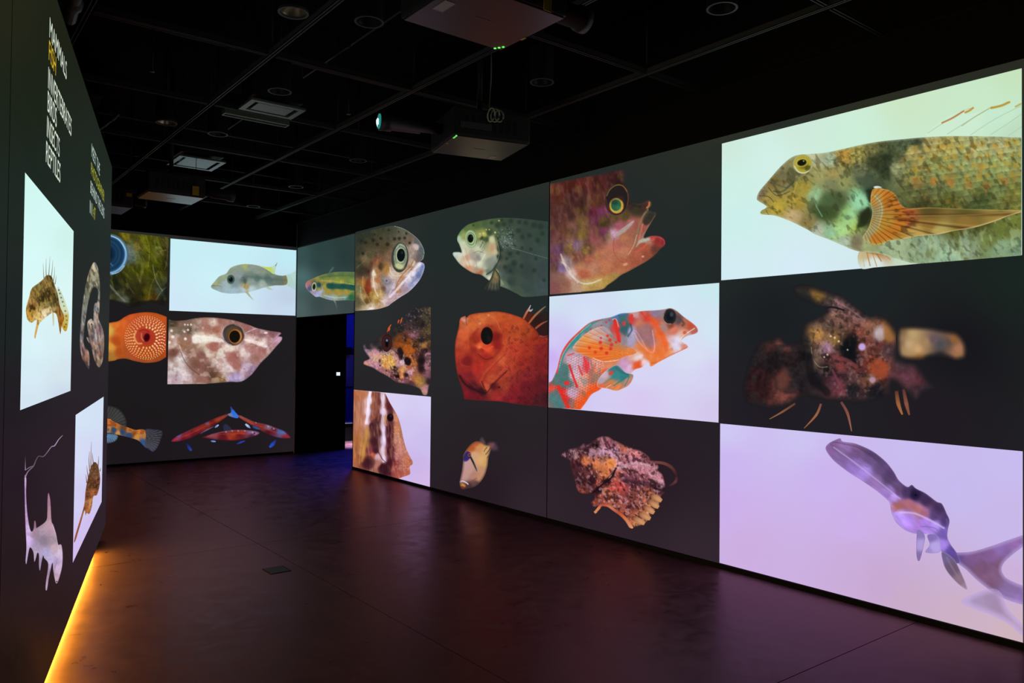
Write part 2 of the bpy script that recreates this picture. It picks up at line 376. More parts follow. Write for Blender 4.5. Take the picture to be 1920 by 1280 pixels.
# trims: perimeter angle at the ceiling line, baseboard, corner bead, the seams of the screen wall
struct(box('trim_1', (XR-0.02, XR+0.003, -4.0, YB, 3.96, 3.972), M_DARKM))
struct(box('trim_2', (-4.0, XR, YB-0.02, YB+0.003, 3.96, 3.972), M_DARKM))
struct(box('trim_3', (XR-0.016, XR-0.0005, YB-0.016, YB-0.0005, 0.0, 3.96), M_CORNER))
struct(box('baseboard_right', (XR-0.018, XR, -4.0, 10.64, 0.0, 0.036), M_BASE, bevel=0.003))
struct(box('baseboard_back', (-4.0, XR-0.02, YB-0.012, YB, 0.0, 0.03), M_BASE, bevel=0.003))
struct(box('trim_4', (XR-0.0075, XR-0.001, 6.172, 6.180, 0.036, ZT), M_BASE))
struct(box('trim_5', (XR-0.012, XR+0.222, 10.641, 10.652, 0.0, 2.345), M_BLACK))

# left wall: a free-standing angled partition floating on a recessed plinth
def quad_prism(name, u0, u1, o0, o1, z0, z1, m):
    """box along the left wall: u along, o = offset behind its face"""
    c = np.array(Lw((u0+u1)/2, z0, (o0+o1)/2)); bm = bmesh.new(); v = []
    for z in (z0, z1):
        for u, o in ((u0, o0), (u1, o0), (u1, o1), (u0, o1)): v.append(bm.verts.new(Vector(np.array(Lw(u, z, o))-c)))
    for f in ((3,2,1,0),(4,5,6,7),(0,1,5,4),(1,2,6,5),(2,3,7,6),(3,0,4,7)): bm.faces.new([v[i] for i in f])
    bmesh.ops.recalc_face_normals(bm, faces=bm.faces[:])
    me = bpy.data.meshes.new(name); bm.to_mesh(me); bm.free()
    return link(name, me, m, None, c)
wl = struct(quad_prism('wall_left', 3.300, 8.24, 0.0, 0.24, 0.09, 3.48, M_WALL))
struct(quad_prism('wall_left_near', -3.0, 3.294, 0.0, 0.24, 0.09, 3.48, M_WALL))
struct(quad_prism('trim_6', -3.0, 8.0, 0.09, 0.2, 0.0, 0.09, M_BLACK))
led = empty('led_strip', Lw(3.0, 0.07, 0.03)); tag(led, 'amber light strip glowing along the foot of the angled left wall', 'light strip')
def led_parts():
    o = quad_prism('channel', -2.8, 7.56, 0.056, 0.075, 0.02, 0.0895, M_BASE); p = o.location.copy(); o.parent = led; o.location = p-led.location
    o = quad_prism('diffuser', -2.79, 7.55, 0.048, 0.0565, 0.035, 0.085, M_LED); p = o.location.copy(); o.parent = led; o.location = p-led.location
led_parts()

# doorway and beyond
sw = empty('lit_door_sign', (6.11, YB-0.008, 1.36)); tag(sw, 'small glowing white sign plate on the black doorway wall', 'sign')
box('back_plate', (-0.05, 0.05, 0.0, 0.006, -0.045, 0.045), M_DARKM, sw, bevel=0.002); box('lit_face', (-0.035, 0.035, -0.004, 0.0, -0.03, 0.03), M_SWITCH, sw)
bn = empty('low_plinth', (7.1, 14.55, 0.0)); tag(bn, 'low dark plinth with a blue lit top through the doorway', 'plinth')
box('body', (-0.9, 1.6, -0.45, -0.02, 0.0, 0.34), M_BLACK, bn); box('top', (-0.92, 1.62, -0.47, 0.0, 0.34, 0.352), M_BENCH, bn, bevel=0.004)
P1, P2 = unproj(657, 665, 'B', -2.70), unproj(657, 724, 'B', -2.70)
pn = box('wall_banner', (P1[0]-1.0, P1[0]+1.4, 15.57, 15.6, P2[2], P1[2]), M_MAUVE); tag(pn, 'dull mauve panel on the blue wall beyond the doorway', 'panel')
P3 = unproj(655, 655, 'B', -2.62)
br = empty('wall_bracket', (P3[0]+0.1, 15.6, P3[2])); tag(br, 'small black bracket arm against the blue wall beyond the doorway', 'bracket')
box('arm', (-0.28, 0.3, -0.12, -0.06, -0.02, 0.02), M_BLACK, br); box('foot', (-0.14, -0.06, -0.14, 0.0, -0.09, 0.05), M_BLACK, br)

fb = empty('floor_box', (2.36, 6.04, 0.0)); tag(fb, 'flush dark floor box lid set in the polished concrete', 'floor box')
box('lid', (-0.075, 0.075, -0.085, 0.085, 0.0, 0.004), M_DARKM, fb, bevel=0.001); box('rim', (-0.085, 0.085, -0.095, 0.095, -0.001, 0.002), M_BASE, fb)
# ------------------------------------------------------------------ right wall pictures
DARK = '1350,280,262c26 1500,330,232c28 1350,400,222b29 1000,400,222b28 700,420,252e2b 850,460,212b29 1000,560,232a2a 1250,520,212a2a 900,600,252929 750,650,272729 900,700,272628 1600,520,1c2425 1900,520,1a2420 1450,600,1b1f22 1800,650,18181c 1450,750,211c24 1750,780,201b22 900,800,272125 900,920,271b23 1000,960,30242c 1150,830,271d25 1200,900,281a24 1150,1000,2f222b 1300,1040,33262f 700,600,2a2d2d 700,720,262426'  # wall greys with projector light and its colour banding painted in
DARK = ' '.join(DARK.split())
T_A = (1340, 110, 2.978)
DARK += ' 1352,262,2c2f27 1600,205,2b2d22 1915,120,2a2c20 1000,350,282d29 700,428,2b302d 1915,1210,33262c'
Pic('R', None, DARK, 'dark glowing sheet painting faint projector light over the right wall behind all its pictures', (0, 0, 1), name='painted_glow_field', lift=0.002,
    rect=((XR-0.002, 10.64, 0), (XR-0.002, -3.9, 0), 0.036, ZT))  # emissive sheet: faint projector light on the wall painted as its own glow
p = Pic('R', [(1352.4,268.8),(1915.5,129),(1916.5,478.7),(1353.5,524.7)],
 '1360,275,cfeadd 1500,240,cfeada 1700,190,cbe6c4 1900,140,c6e3bd 1360,350,cdf0e6 1600,250,cdeed8 1850,200,c8e8c8 1380,420,cdefec 1380,510,d3ebf3 1500,500,d6ebf6 1600,510,d3e9ef 1450,300,d3f0e8 1900,250,c0ead0',
 'bright projection of an olive green darter on white, topmost at the right', T_A)
f = p.part('fish', '235,780 250,740 300,680 370,600 430,550 480,535 530,532 620,524 720,503 830,478 930,461 1040,450 1150,440 1300,432 1450,432 1600,435 1713,440! 1713,1098! 1400,1124! 1130,1145! 1090,1138 1000,1112 900,1085 800,1075 720,1045 640,1010 560,980 520,955 440,915 380,890 330,875 262,868 258,850 290,826 245,795',
 '260,750,7a6a50 330,680,7c6c3c 300,770,a08c48 350,820,b09a3c 370,640,7c7450 440,640,7c7a50 560,560,b8b890 640,560,9fae90 720,540,b08c40 800,520,a89a50 880,500,7e7a48 950,500,565c3c 1050,480,505f46 1120,460,4a5440 900,580,363c26 950,620,2f3826 1020,540,4c5438 1010,610,8f9468 1100,520,a09458 1200,470,b0a468 1300,480,aca05a 1450,480,a4a46c 1600,480,a4a676 1690,480,a0a468 1100,650,84864c 1250,600,8c9458 1400,580,8a9660 1600,600,8c9a5c 1690,620,8a9058 1100,750,5c6038 1250,720,6c7448 1400,700,7c8850 1600,720,6e7a48 1690,740,78803c 1150,820,424424 1300,800,545828 1500,780,4c5830 1650,780,6a6a34 500,720,a89640 460,800,a08a38 560,640,98935a 660,640,a09458 650,700,7c8058 720,680,8c9058 620,800,5f7a50 600,850,3e502c 640,860,46562e 700,780,5d6a44 560,760,98b888 800,780,8cc898 830,800,8cc898 740,880,98c87c 700,960,b0d068 760,920,a8c050 640,960,8cb088 580,960,a8b098 520,920,8a7a48 440,880,b8a070 860,660,4c5a44 840,880,2c3420 870,750,303a28 820,640,6a7050 720,1020,a8b8a0 800,1030,7c7458 850,1040,98a070 1000,1060,a0b48c 1200,1060,90a888 1400,1040,8ca080 1600,1050,84a07c 1700,1080,7a9878 1300,1120,98b898 1600,960,6c7838 1550,1000,6c7840 1700,900,6a7434 960,560,2f3826 1350,940,5c5c28 1500,920,4c5024',
 [('mask','1000,600 1120,470 1400,440 1713,440 1713,860 1300,860 1060,760',30),('sc',34,-8,0.16,1.3),('nc',34,0.62,0.09,'a89a48',0.4,3,20,1.3),('nc',40,0.66,0.06,'a8743a',0.5,7),('n',26,0.16,5),('mask',None),('d','1122,494,13 1153,558,16 1122,622,19 1153,668,13 1192,503,16 1223,549,19 1192,613,13 1223,677,16 1262,494,19 1293,558,13 1262,604,16 1293,668,19 1308,485,13 1339,549,16 1308,613,19 1339,659,13 1378,494,16 1409,540,19 1378,604,13 1409,668,16 1448,485,19 1479,549,13 1448,595,16 1479,659,19 1494,476,13 1525,540,16 1494,604,19 1525,650,13 1564,485,16 1595,531,19 1564,595,13 1595,659,16 1634,476,19 1665,540,13 1634,586,16 1665,650,19 1680,467,13 1711,531,16 1680,595,19 1711,641,13','c0962c',0.5,0.8),('d','1120,680,20 1220,687,20 1320,694,20 1420,701,20 1520,708,20 1620,685,20','b4702e',0.6,0.8),
  ('n',60,0.12,9),('nc',14,0.64,0.05,'4a4a26',0.4,11,40,2),('n',12,0.07,12),
  ('mask','640,600 700,520 900,470 1150,440 1060,540 980,650 920,700 850,640',25),('nc',18,0.5,0.1,'343a24',0.6,13),('n',14,0.25,14),('mask',None),
  ('mask','1100,960 1713,880 1713,1090 1200,1120',30),('nc',40,0.56,0.06,'5c6430',0.7,21,90,2.2),('nc',24,0.58,0.08,'b8d0a0',0.5,22,80,2),('mask',None),
  ('p','850,660 880,650 890,700 850,720 800,700 790,660','46523e',0.7,12),
  ('p','800,910 850,830 872,850 850,920 800,945','232c18',0.85,10),('p','845,740 880,735 880,790 860,800','202a1e',0.9,8),
  ('p','640,960 720,900 780,800 840,750 845,800 800,860 790,920 720,985 660,1000','a4e0b4',0.45,22),
  ('p','590,820 580,880 640,890 700,860 720,780 650,740 600,760','3a4c2c',0.55,25),
  ('s','250,765 300,770 330,800',6,'2c2c18',0.7),('s','262,850 300,832 340,840',5,'4c4820',0.8),('e',910,719,22,8,5,'f0f4f0',0.95,0.3),
  ('s','300,690 340,700 400,720 420,700',12,'4c5450',0.6),('s','330,740 380,740 440,690',14,'3c4844',0.6),('s','300,720 350,765 420,740',7,'2c3028',0.6),
  ('s','460,690 440,760 450,800',10,'c8ac40',0.6),('s','580,730 560,800 600,880',10,'8cc8a0',0.5),('nc',22,0.62,0.05,'2c2c18',0.5,33,60,2),('edge',14,'d0e4c8',0.35)])
p.part('pectoral_fin', '885,728 960,730 1010,760 1060,830 1200,830 1450,840 1713,845! 1713,858! 1640,878 1560,910 1440,945 1340,960 1250,980 1130,990 1060,1005 980,1015 910,1040 860,1025 826,1000 860,940 880,860 870,800',
 '960,800,b86e24 920,780,c88a34 940,900,b48430 1080,880,a4562a 1000,960,b08434 1200,920,8c6a30 1400,900,8c6e34 1600,870,a88c48 1200,850,5a4c24 1400,850,5c5628 1600,850,7a6c30 1700,850,a09044 900,1020,c0a040 860,990,a8a068 890,860,988c60 1040,760,8c7030 1250,970,b0a058 1130,985,b89a50',
 [('s','905,770 930,840 900,930 850,990',44,'a09870',0.75),('s','885,760 925,800 935,860 915,940',7,'d0c890',0.6),
  ('s','975,760 1035,830 1040,900 1000,960 900,1005',95,'bc7024',0.85),('s','1030,790 1070,850 1075,910',40,'b4562a',0.6),('rays',800,870,64,'dcb060',0.22,4),('rays',800,870,50,'2a1808',0.5,5),('mask','980,760 1110,780 1120,960 980,960',20),('nc',18,0.5,0.06,'2a1a10',0.6,41,4,2.6),('mask',None),('s','1060,1002 1250,978 1440,942 1560,906 1713,852',14,'d8b888',0.5),('s','1060,880 1300,875 1500,868 1713,850',10,'a08048',0.5),('edge',10,'d0c888',0.3)], f, T=T_A)
p.part('dorsal_fin', '1180,425 1260,350 1330,310 1440,268 1450,285 1400,312 1500,290 1570,250 1650,236 1655,250 1600,275 1713,245! 1713,440! 1600,433 1300,431',
 '1200,420,cdebd0 1400,300,cdebd0 1600,300,c6e8cc 1700,420,bedcc0',
 [('s','1190,415 1290,350 1390,290 1440,275',5,'98906c',0.45),('s','1270,358 1330,330 1390,292',13,'b06c28',0.85),('s','1400,300 1425,288 1443,274',16,'bc8a28',0.9),('s','1300,420 1420,345 1530,280',5,'8c9870',0.5),('s','1380,375 1460,320 1550,268',6,'8c8850',0.6),('s','1545,275 1600,262 1645,242',18,'b8922c',0.95),('s','1430,425 1560,340 1713,262',4,'8ca07c',0.6),('s','1540,425 1640,360 1713,310',4,'8ca07c',0.55),('s','1680,268 1713,250',12,'b8a040',0.9),('s','1640,430 1713,380',4,'90a880',0.5)], f, T=T_A)
p.part('pelvic_fin', '812,1072 960,1070 1000,1105 1060,1125 1132,1143 910,1163 815,1168', '850,1090,c4b488 930,1085,b89868 870,1150,d4e4e0 900,1140,d6e6e0 1050,1130,c4d8c0',
 [('s','850,1080 868,1155',10,'b87030',0.7),('s','880,1080 905,1160',8,'c07c38',0.7),('s','900,1080 930,1130',9,'b4642c',0.8),('s','930,1078 980,1120',9,'b87038',0.6),('s','825,1080 835,1160',7,'c8b080',0.7),('e',900,1078,60,16,8,'a85c28',0.6,0.5)], f, T=T_A, lift=0.0008)
p.eye(492, 588, 54, 54, [(1,'a8a868',0),(0.86,'b0a038',0.1),(0.5,'6c6420',0.5)], f, -10, T=T_A, ops=[('s','445,600 470,632 510,636 540,605',9,'d8e0c0',0.8),('e',520,610,18,14,-30,'3c3c18',0.7,0.4),('e',487,580,27,17,-12,'14180c',1,0.12),('r',487,580,30,22,-12,0.25,'d0c048',0.5),('e',497,571,5,4,0,'b0c8a0',0.7,0.4)])

T_B = (1340, 500, 3.3103)
p = Pic('R', [(1353,525.6),(1916.5,480),(1917.6,843.5),(1351,793.5)], DARK, 'dark projection of a mottled brown frogfish with a glowing lure, between two white pictures', T_B)
f = p.part('fish', '170,760 200,620 240,520 300,450 400,430 470,470 530,430 560,350 640,310 690,262 620,240 520,200 480,130 560,108 680,138 790,178 880,245 960,298 1010,295 1060,310 1105,355 1150,440 1140,560 1250,600 1330,700 1372,750 1290,800 1250,838 1180,780 1105,720 1090,800 920,850 800,838 700,835 560,810 460,862 330,882 200,850',
 '250,560,342a2b 310,480,5c3c34 420,480,8c5648 300,700,42292a 250,720,48282a 420,720,7c4438 440,800,9c5c4c 500,640,2e2829 550,720,2a2528 620,700,18161a 580,560,1a1819 560,480,262424 650,165,76582c 560,200,262524 720,200,403832 760,220,8a6468 830,240,8a6260 760,320,80584c 900,310,7a5450 700,350,5c463c 650,460,90684c 690,500,a0788c 640,430,a0743c 740,450,7c5c34 620,570,6c5848 820,500,121418 850,560,141418 860,450,241c1c 790,600,6c3434 720,580,4c2a2a 900,400,7a4438 960,380,8c5c48 930,500,6a3a34 1010,480,603430 1030,630,98442c 980,620,8c3c28 900,640,542c2c 850,690,54383a 950,700,6c4638 850,760,222024 1000,770,1c1a20 740,700,54303a 780,760,64343c 700,640,1e1a1c 1100,400,8c5a34 1060,420,905c3c 1080,520,4a3438 1160,600,503840 1200,680,5a3440 1280,700,5a3038 1300,760,362830 1240,800,463236 1120,680,503034 350,600,2c2627 400,560,302a2b',
 [('n',34,0.3,51),('mask','600,260 800,190 1020,300 1080,700 760,820 620,560',40),('nc',24,0.6,0.07,'a8847c',0.45,52),('nc',28,0.58,0.06,'1a1518',0.6,53),('n',12,0.2,54),('mask',None),('mask','130,740 180,560 300,400 520,420 560,640 520,860 200,880',30),('g',0.66,0.62,0.68),('nc',50,0.46,0.08,'2a2527',0.9,55),('n',14,0.25,56),('mask',None),
  ('e',1022,412,34,42,15,'c4b8c0',0.85,0.6),('e',1030,440,20,20,0,'a89490',0.6,0.7),('e',915,497,22,22,0,'c4a8e4',0.95,0.35),('e',980,702,20,18,0,'b890a4',0.9,0.4),('e',1086,410,38,52,0,'a06c3c',0.75,0.3),('p','985,590 1030,575 1075,625 1060,690 1010,680 975,640','98462c',0.8,16),('e',835,505,42,75,20,'101216',0.85,0.35),('s','740,560 820,580 880,620',36,'8a4444',0.6),('s','730,640 780,740 810,790',22,'7c3c4c',0.7),
  ('d','745,440,7 770,462,7 720,430,6 825,515,5 700,545,6 680,560,5','e8d0b0',0.8),('s','600,500 610,570 650,620 700,620',7,'a89880',0.6),('s','760,220 850,270 930,330',16,'a07878',0.5),('s','640,270 720,250 800,268',18,'141819',0.9),('s','590,560 600,680 700,780',70,'171519',0.75),('e',425,700,36,70,10,'86483c',0.5,0.5),('edge',52,'1d1c20',0.95)], T=T_B)
p.part('lure', '1126,470 1135,390 1180,365 1320,370 1420,388 1510,408 1562,480 1560,560 1500,584 1440,566 1340,562 1270,585 1150,565',
 '1150,470,8a6c50 1160,400,806448 1230,420,b89a6c 1260,510,c8a070 1310,470,a08058 1210,480,c0a074 1360,450,645258 1400,480,4c4a50 1450,470,584c48 1480,450,8c5c34 1510,510,a87454 1500,560,9c6c48 1400,550,302c30 1270,570,8c6030', [('edge',40,'1e1b1e',0.95)], f, T=T_B, pw=2.6)
for l, wd, c in (('500,848 420,900 340,945',[14,13,4],'5c3c34 8c5c40 94684c'),('660,850 630,920 555,1002',[14,16,4],'7c4c44 a06848 9c6038'),('785,838 825,910 850,1020',[16,18,5],'6c4040 8c5444 a07060'),('1128,770 1140,850 1165,917',[22,26,10],'5c3428 a0643c b07040'),('1172,760 1190,850 1208,920',[18,26,10],'5c3430 905440 80503c')):
    p.ribbon('fin_ray', l, wd, c, f, T=T_B)

T_C = (1340, 780, 2.9086)
p = Pic('R', [(1351.5,795),(1917.6,844.3),(1918,1202),(1347.8,1056)],
 '1360,805,cfc8f4 1500,815,cdc4f2 1700,835,c9bcf0 1900,855,c8bcf0 1360,870,ccb6f0 1550,900,ccb4ee 1800,920,c6baee 1360,950,cdb0ea 1600,980,cdb0ea 1400,1030,cdaee0 1600,1060,cbacda 1650,1090,c8a8d2 1700,1130,c8acc8 1800,1160,cdb0c4 1900,1190,d0b4bc 1880,1000,c8b8ea 1880,1090,ccb0da',
 'bright lilac projection of a paddlefish diving in from the right, lowest at the right', T_C)
f = p.part('fish', '605,180 620,150 660,128 685,121 700,138 770,150 860,190 930,245 975,300 1005,350 1050,385 1075,374 1100,395 1150,420 1210,465 1240,478 1265,530 1281,570 1272,620 1270,660 1288,700 1320,745 1340,795 1300,800 1250,762 1235,735 1200,655 1150,642 1100,642 1040,622 990,580 965,530 955,478 940,455 880,405 800,350 740,312 680,268 640,232',
 '640,180,8c7090 700,180,9880a0 680,230,8c7898 780,190,7c6480 850,230,6a5878 760,270,a088b8 820,300,a898c8 900,280,64546f 950,330,54445f 880,360,9880a0 940,420,9c88b0 1000,420,68526f 1040,420,54425f 980,440,c8b0e0 1090,430,282040 1150,460,4a3a56 1220,510,4c3c58 1260,570,504064 1200,540,584868 1060,480,b08090 1000,490,b48484 1110,510,b88c84 1140,530,a47484 1000,540,c8b4e8 1060,570,b89cd8 1020,570,c0a8e0 1150,580,b898d8 1200,600,c8b0f0 1250,640,8878b8 1240,700,b8a0e0 1290,740,7060a0 1330,780,70608c',
 [('g',0.95,0.86,1.06),('n',30,0.22,61,38,4),('mask','760,180 900,230 1060,420 980,430 800,270',20),('nc',20,0.58,0.06,'48385a',0.4,62,40,2.5),('mask',None),('s','650,170 760,250 900,360 1010,450',12,'c8b4e0',0.5),('s','640,140 700,150 790,175 900,250',10,'54404c',0.45),('s','780,200 860,260 930,330 1010,400',40,'5c4a68',0.35),('p','980,480 1050,455 1110,490 1165,540 1100,520 1040,505 985,515','a8605c',0.6,14),('s','965,480 1000,500 975,522',8,'a06858',0.5),('s','1010,525 1090,530 1180,570 1250,610',16,'d8c4f4',0.6),('s','990,545 1040,610 1100,635',8,'9c88c4',0.5),('s','1120,600 1200,610 1230,650',8,'7864a8',0.6),('s','1265,560 1272,620 1262,670',14,'6c5890',0.6),('e',1096,430,13,9,20,'1c1430',0.9,0.3),('edge',8,'b4a0d4',0.35)], T=T_C)
p.part('tail_fin', '1285,735 1312,742 1400,738 1500,710 1600,675 1680,648! 1680,712! 1620,758 1577,800 1565,840 1588,880 1640,908 1680,922! 1680,1028! 1600,1003 1520,962 1430,893 1370,835 1320,795',
 '1320,765,6c5a88 1400,770,806488 1500,760,84688c 1640,690,9478a4 1560,820,806478 1500,880,84687c 1450,840,7c6074 1620,960,9080a4 1560,720,9078a8 1660,1000,9884b0', [('g',0.97,0.88,1.02),('n',40,0.1,65,30,2),('edge',26,'b09ad2',0.75)], f, T=T_C, lift=0.0008)
p.part('anal_fin', '1240,738 1300,775 1340,845 1378,942 1330,916 1270,850 1245,795', '1260,770,706090 1290,830,6c5870 1340,900,8c7080 1365,935,a888a0', [('s','1265,770 1310,850 1365,930',14,'8c7494',0.6),('edge',6,'b8a0d0',0.5)], f, T=T_C)
p.part('ventral_fin', '1340,1012 1400,972 1500,940 1560,960 1600,1050 1680,1135! 1680,1200! 1600,1132 1500,1082 1400,1045', '1360,1010,b8a4d4 1430,1010,a892b8 1500,980,a48cb0 1560,1040,a48aac 1650,1130,b498b4 1600,1100,ac90b0', [('edge',44,'c4aad8',0.95)], f, T=T_C, lift=0.0008)
p.part('pelvic_fin', '1108,620 1145,650 1140,705 1118,786 1103,772 1100,700', '1120,640,8c78b4 1125,700,b09cd8 1112,770,8470a4', [('edge',5,'7464a0',0.5)], f, T=T_C)
p.part('pelvic_fin', '1160,648 1215,650 1232,700 1225,742 1150,742 1172,700', '1180,660,8470b4 1200,710,b8a4e4 1160,735,a08cc8', [('edge',5,'9482c0',0.5)], f, T=T_C)
p.eye(1096, 430, 12, 9, [(1,'241a38',0),(0.5,'0c0818',0.4)], f, 20, T=T_C)

T_D = (1010, 300, 4.9222)
p = Pic('R', [(1031,342),(1352.4,267),(1351,529.5),(1030,555)], DARK, 'dark projection of a reddish grouper gaping to the right, beside the green darter picture', T_D)
f = p.part('fish', '105,218! 250,190 400,160 560,130 700,100 790,92 802,150 792,210 830,270 842,330 852,388 940,400 1018,368 1046,410 1015,462 1085,488 1052,560 1003,640 972,715 1040,698 1110,700 1160,730 1166,780 1122,822 1080,872 1000,932 920,978 830,1028 762,1062 700,1112 640,1152 580,1196 400,1217! 105,1239!',
 '120,240,7c4438 200,300,74382c 300,230,6c3028 420,200,70342c 550,200,64302c 700,140,50282a 780,120,3a2628 760,190,3c2628 300,350,583030 400,400,5c3830 200,500,6c4038 130,600,7c4a48 300,500,603c34 430,450,6c4c30 540,400,744430 500,480,86384c 580,480,8c4468 520,550,8a4660 400,560,8a6c3c 600,580,6a5430 700,540,645030 800,520,5c4c2c 900,460,3c3a28 950,440,44302a 860,420,3c2c28 250,650,84543c 180,700,8c5450 390,680,9c8040 520,720,a85c5c 600,660,a05070 320,640,7c5c48 360,790,9878a0 280,830,8c6c40 420,820,9c7c48 180,830,8c5c7c 130,900,8a5468 480,800,a06c50 560,760,b06c60 640,700,a88468 690,680,d0a8c0 650,850,c07860 560,880,c0785c 450,920,b86c54 350,900,b06858 380,980,c08868 500,990,c88c70 600,1000,c4805c 420,1050,b8684c 700,1000,b87050 800,960,b86c4c 900,930,b06048 1000,880,9c5440 1080,830,6c4034 1100,750,903430 1150,740,a83c40 1050,720,c04c48 980,800,b85c44 900,860,b86850 740,780,c07060 800,720,b87c58 860,680,a86c58 780,850,c08060 850,580,b06868 740,600,b06070 930,600,a86050 1000,600,a05c50 1050,520,5c4c3c 260,940,d8c0c0 300,1040,e0c8c0 220,1000,a080b0 200,1080,906858 250,1150,9c6c58 350,1150,c0a088 450,1130,d0b878 550,1120,d0b068 620,1120,c0a050 700,1080,b09050 500,1180,c0a058 150,1180,8c5858 130,1000,7c5850 1010,740,b8a090',
 [('n',60,0.1,71),('mask','100,220 780,90 700,560 560,820 100,1000',40),('g',0.78,0.78,0.8),('n',36,0.3,72,80,2.6),('nc',40,0.6,0.08,'8a7034',0.4,73,85,2.5),('nc',36,0.64,0.06,'9a6460',0.4,74,85,2.5),('mask',None),
  ('g',0.93,0.9,0.9),('p','715,702 745,655 800,612 870,560 878,572 840,620 780,672','a8a298',0.85,7),('s','700,720 690,780 700,860 750,930 800,950',9,'944838',0.7),('s','690,700 760,640 880,560',6,'e0c8b0',0.5),
  ('s','880,800 925,620 960,520 1010,455',20,'7c7658',0.9),('s','830,870 880,780 905,690',12,'c8a890',0.7),('s','1000,440 1018,420 1022,392',26,'b8764c',0.9),('s','965,700 1010,610 1075,515',11,'b0805c',0.85),('p','960,560 1020,480 1075,490 1030,580 985,600','2a2c26',0.85,12),('s','960,590 940,670 915,780',16,'c47a68',0.7),
  ('p','900,800 935,735 1000,725 1030,722 990,750 930,770','acb4a4',0.9,9),('s','900,850 980,790 1060,730',26,'c4604a',0.6),('e',1145,755,16,32,0,'7c2430',0.7,0.4),('s','1060,710 1110,712 1155,740 1160,775',10,'d05450',0.6),
  ('s','205,870 230,940 275,1030 370,1120 460,1142 580,1098',22,'d8ccb0',0.65),('s','215,940 280,1000 300,1060 360,1130',24,'e8dcd8',0.4),('s','420,1140 500,1130 570,1105',10,'e4e8c0',0.7),('p','320,1000 400,1090 520,1105 640,1060 700,1000 600,1040 480,1050 400,1010','b05c40',0.4,25),
  ('mask','200,720 480,760 650,840 500,960 260,930',40),('nc',24,0.58,0.06,'a08c3c',0.5,76,85,1.6),('mask',None),('e',800,962,22,12,-20,'e0b090',0.7,0.5),('e',962,890,13,9,-20,'e8b8a0',0.7,0.5),('n',10,0.1,77),('s','840,420 930,405 1010,385',10,'6c2828',0.7),('s','800,110 700,110 500,150',60,'3a2426',0.4),('s','800,120 800,200 835,300 850,400 940,430',40,'282826',0.8),('s','950,440 1020,480 1080,500',14,'3a3a30',0.6),
  ('s','660,1140 740,1075 830,1025 920,975 1000,930',12,'8c7038',0.6),('edge',12,'2c2c28',0.5)], T=T_D)
p.eye(722, 365, 110, 146, [(1,'4a3028',0),(0.93,'241e1e',0.06)], f, 8, T=T_D, ops=[('s','628,330 660,270 720,232 780,240 815,290',9,'a08040',0.7),('s','625,360 640,440 690,495',7,'8c4c5c',0.5),('s','770,235 800,270 825,330 815,430',6,'8c5c38',0.6),('e',718,420,70,72,10,'6c4c28',1,0.1),('e',718,420,62,66,10,'c8a03c',1,0.1),('s','665,450 700,485 750,480 778,440',9,'e0c070',0.7),('e',714,415,47,54,5,'2c5e42',1,0.1),('e',700,390,30,24,0,'1c3c30',0.7,0.4),('e',735,440,22,18,0,'3c8058',0.5,0.6),('e',760,350,36,20,30,'3a2624',0.6,0.5)])

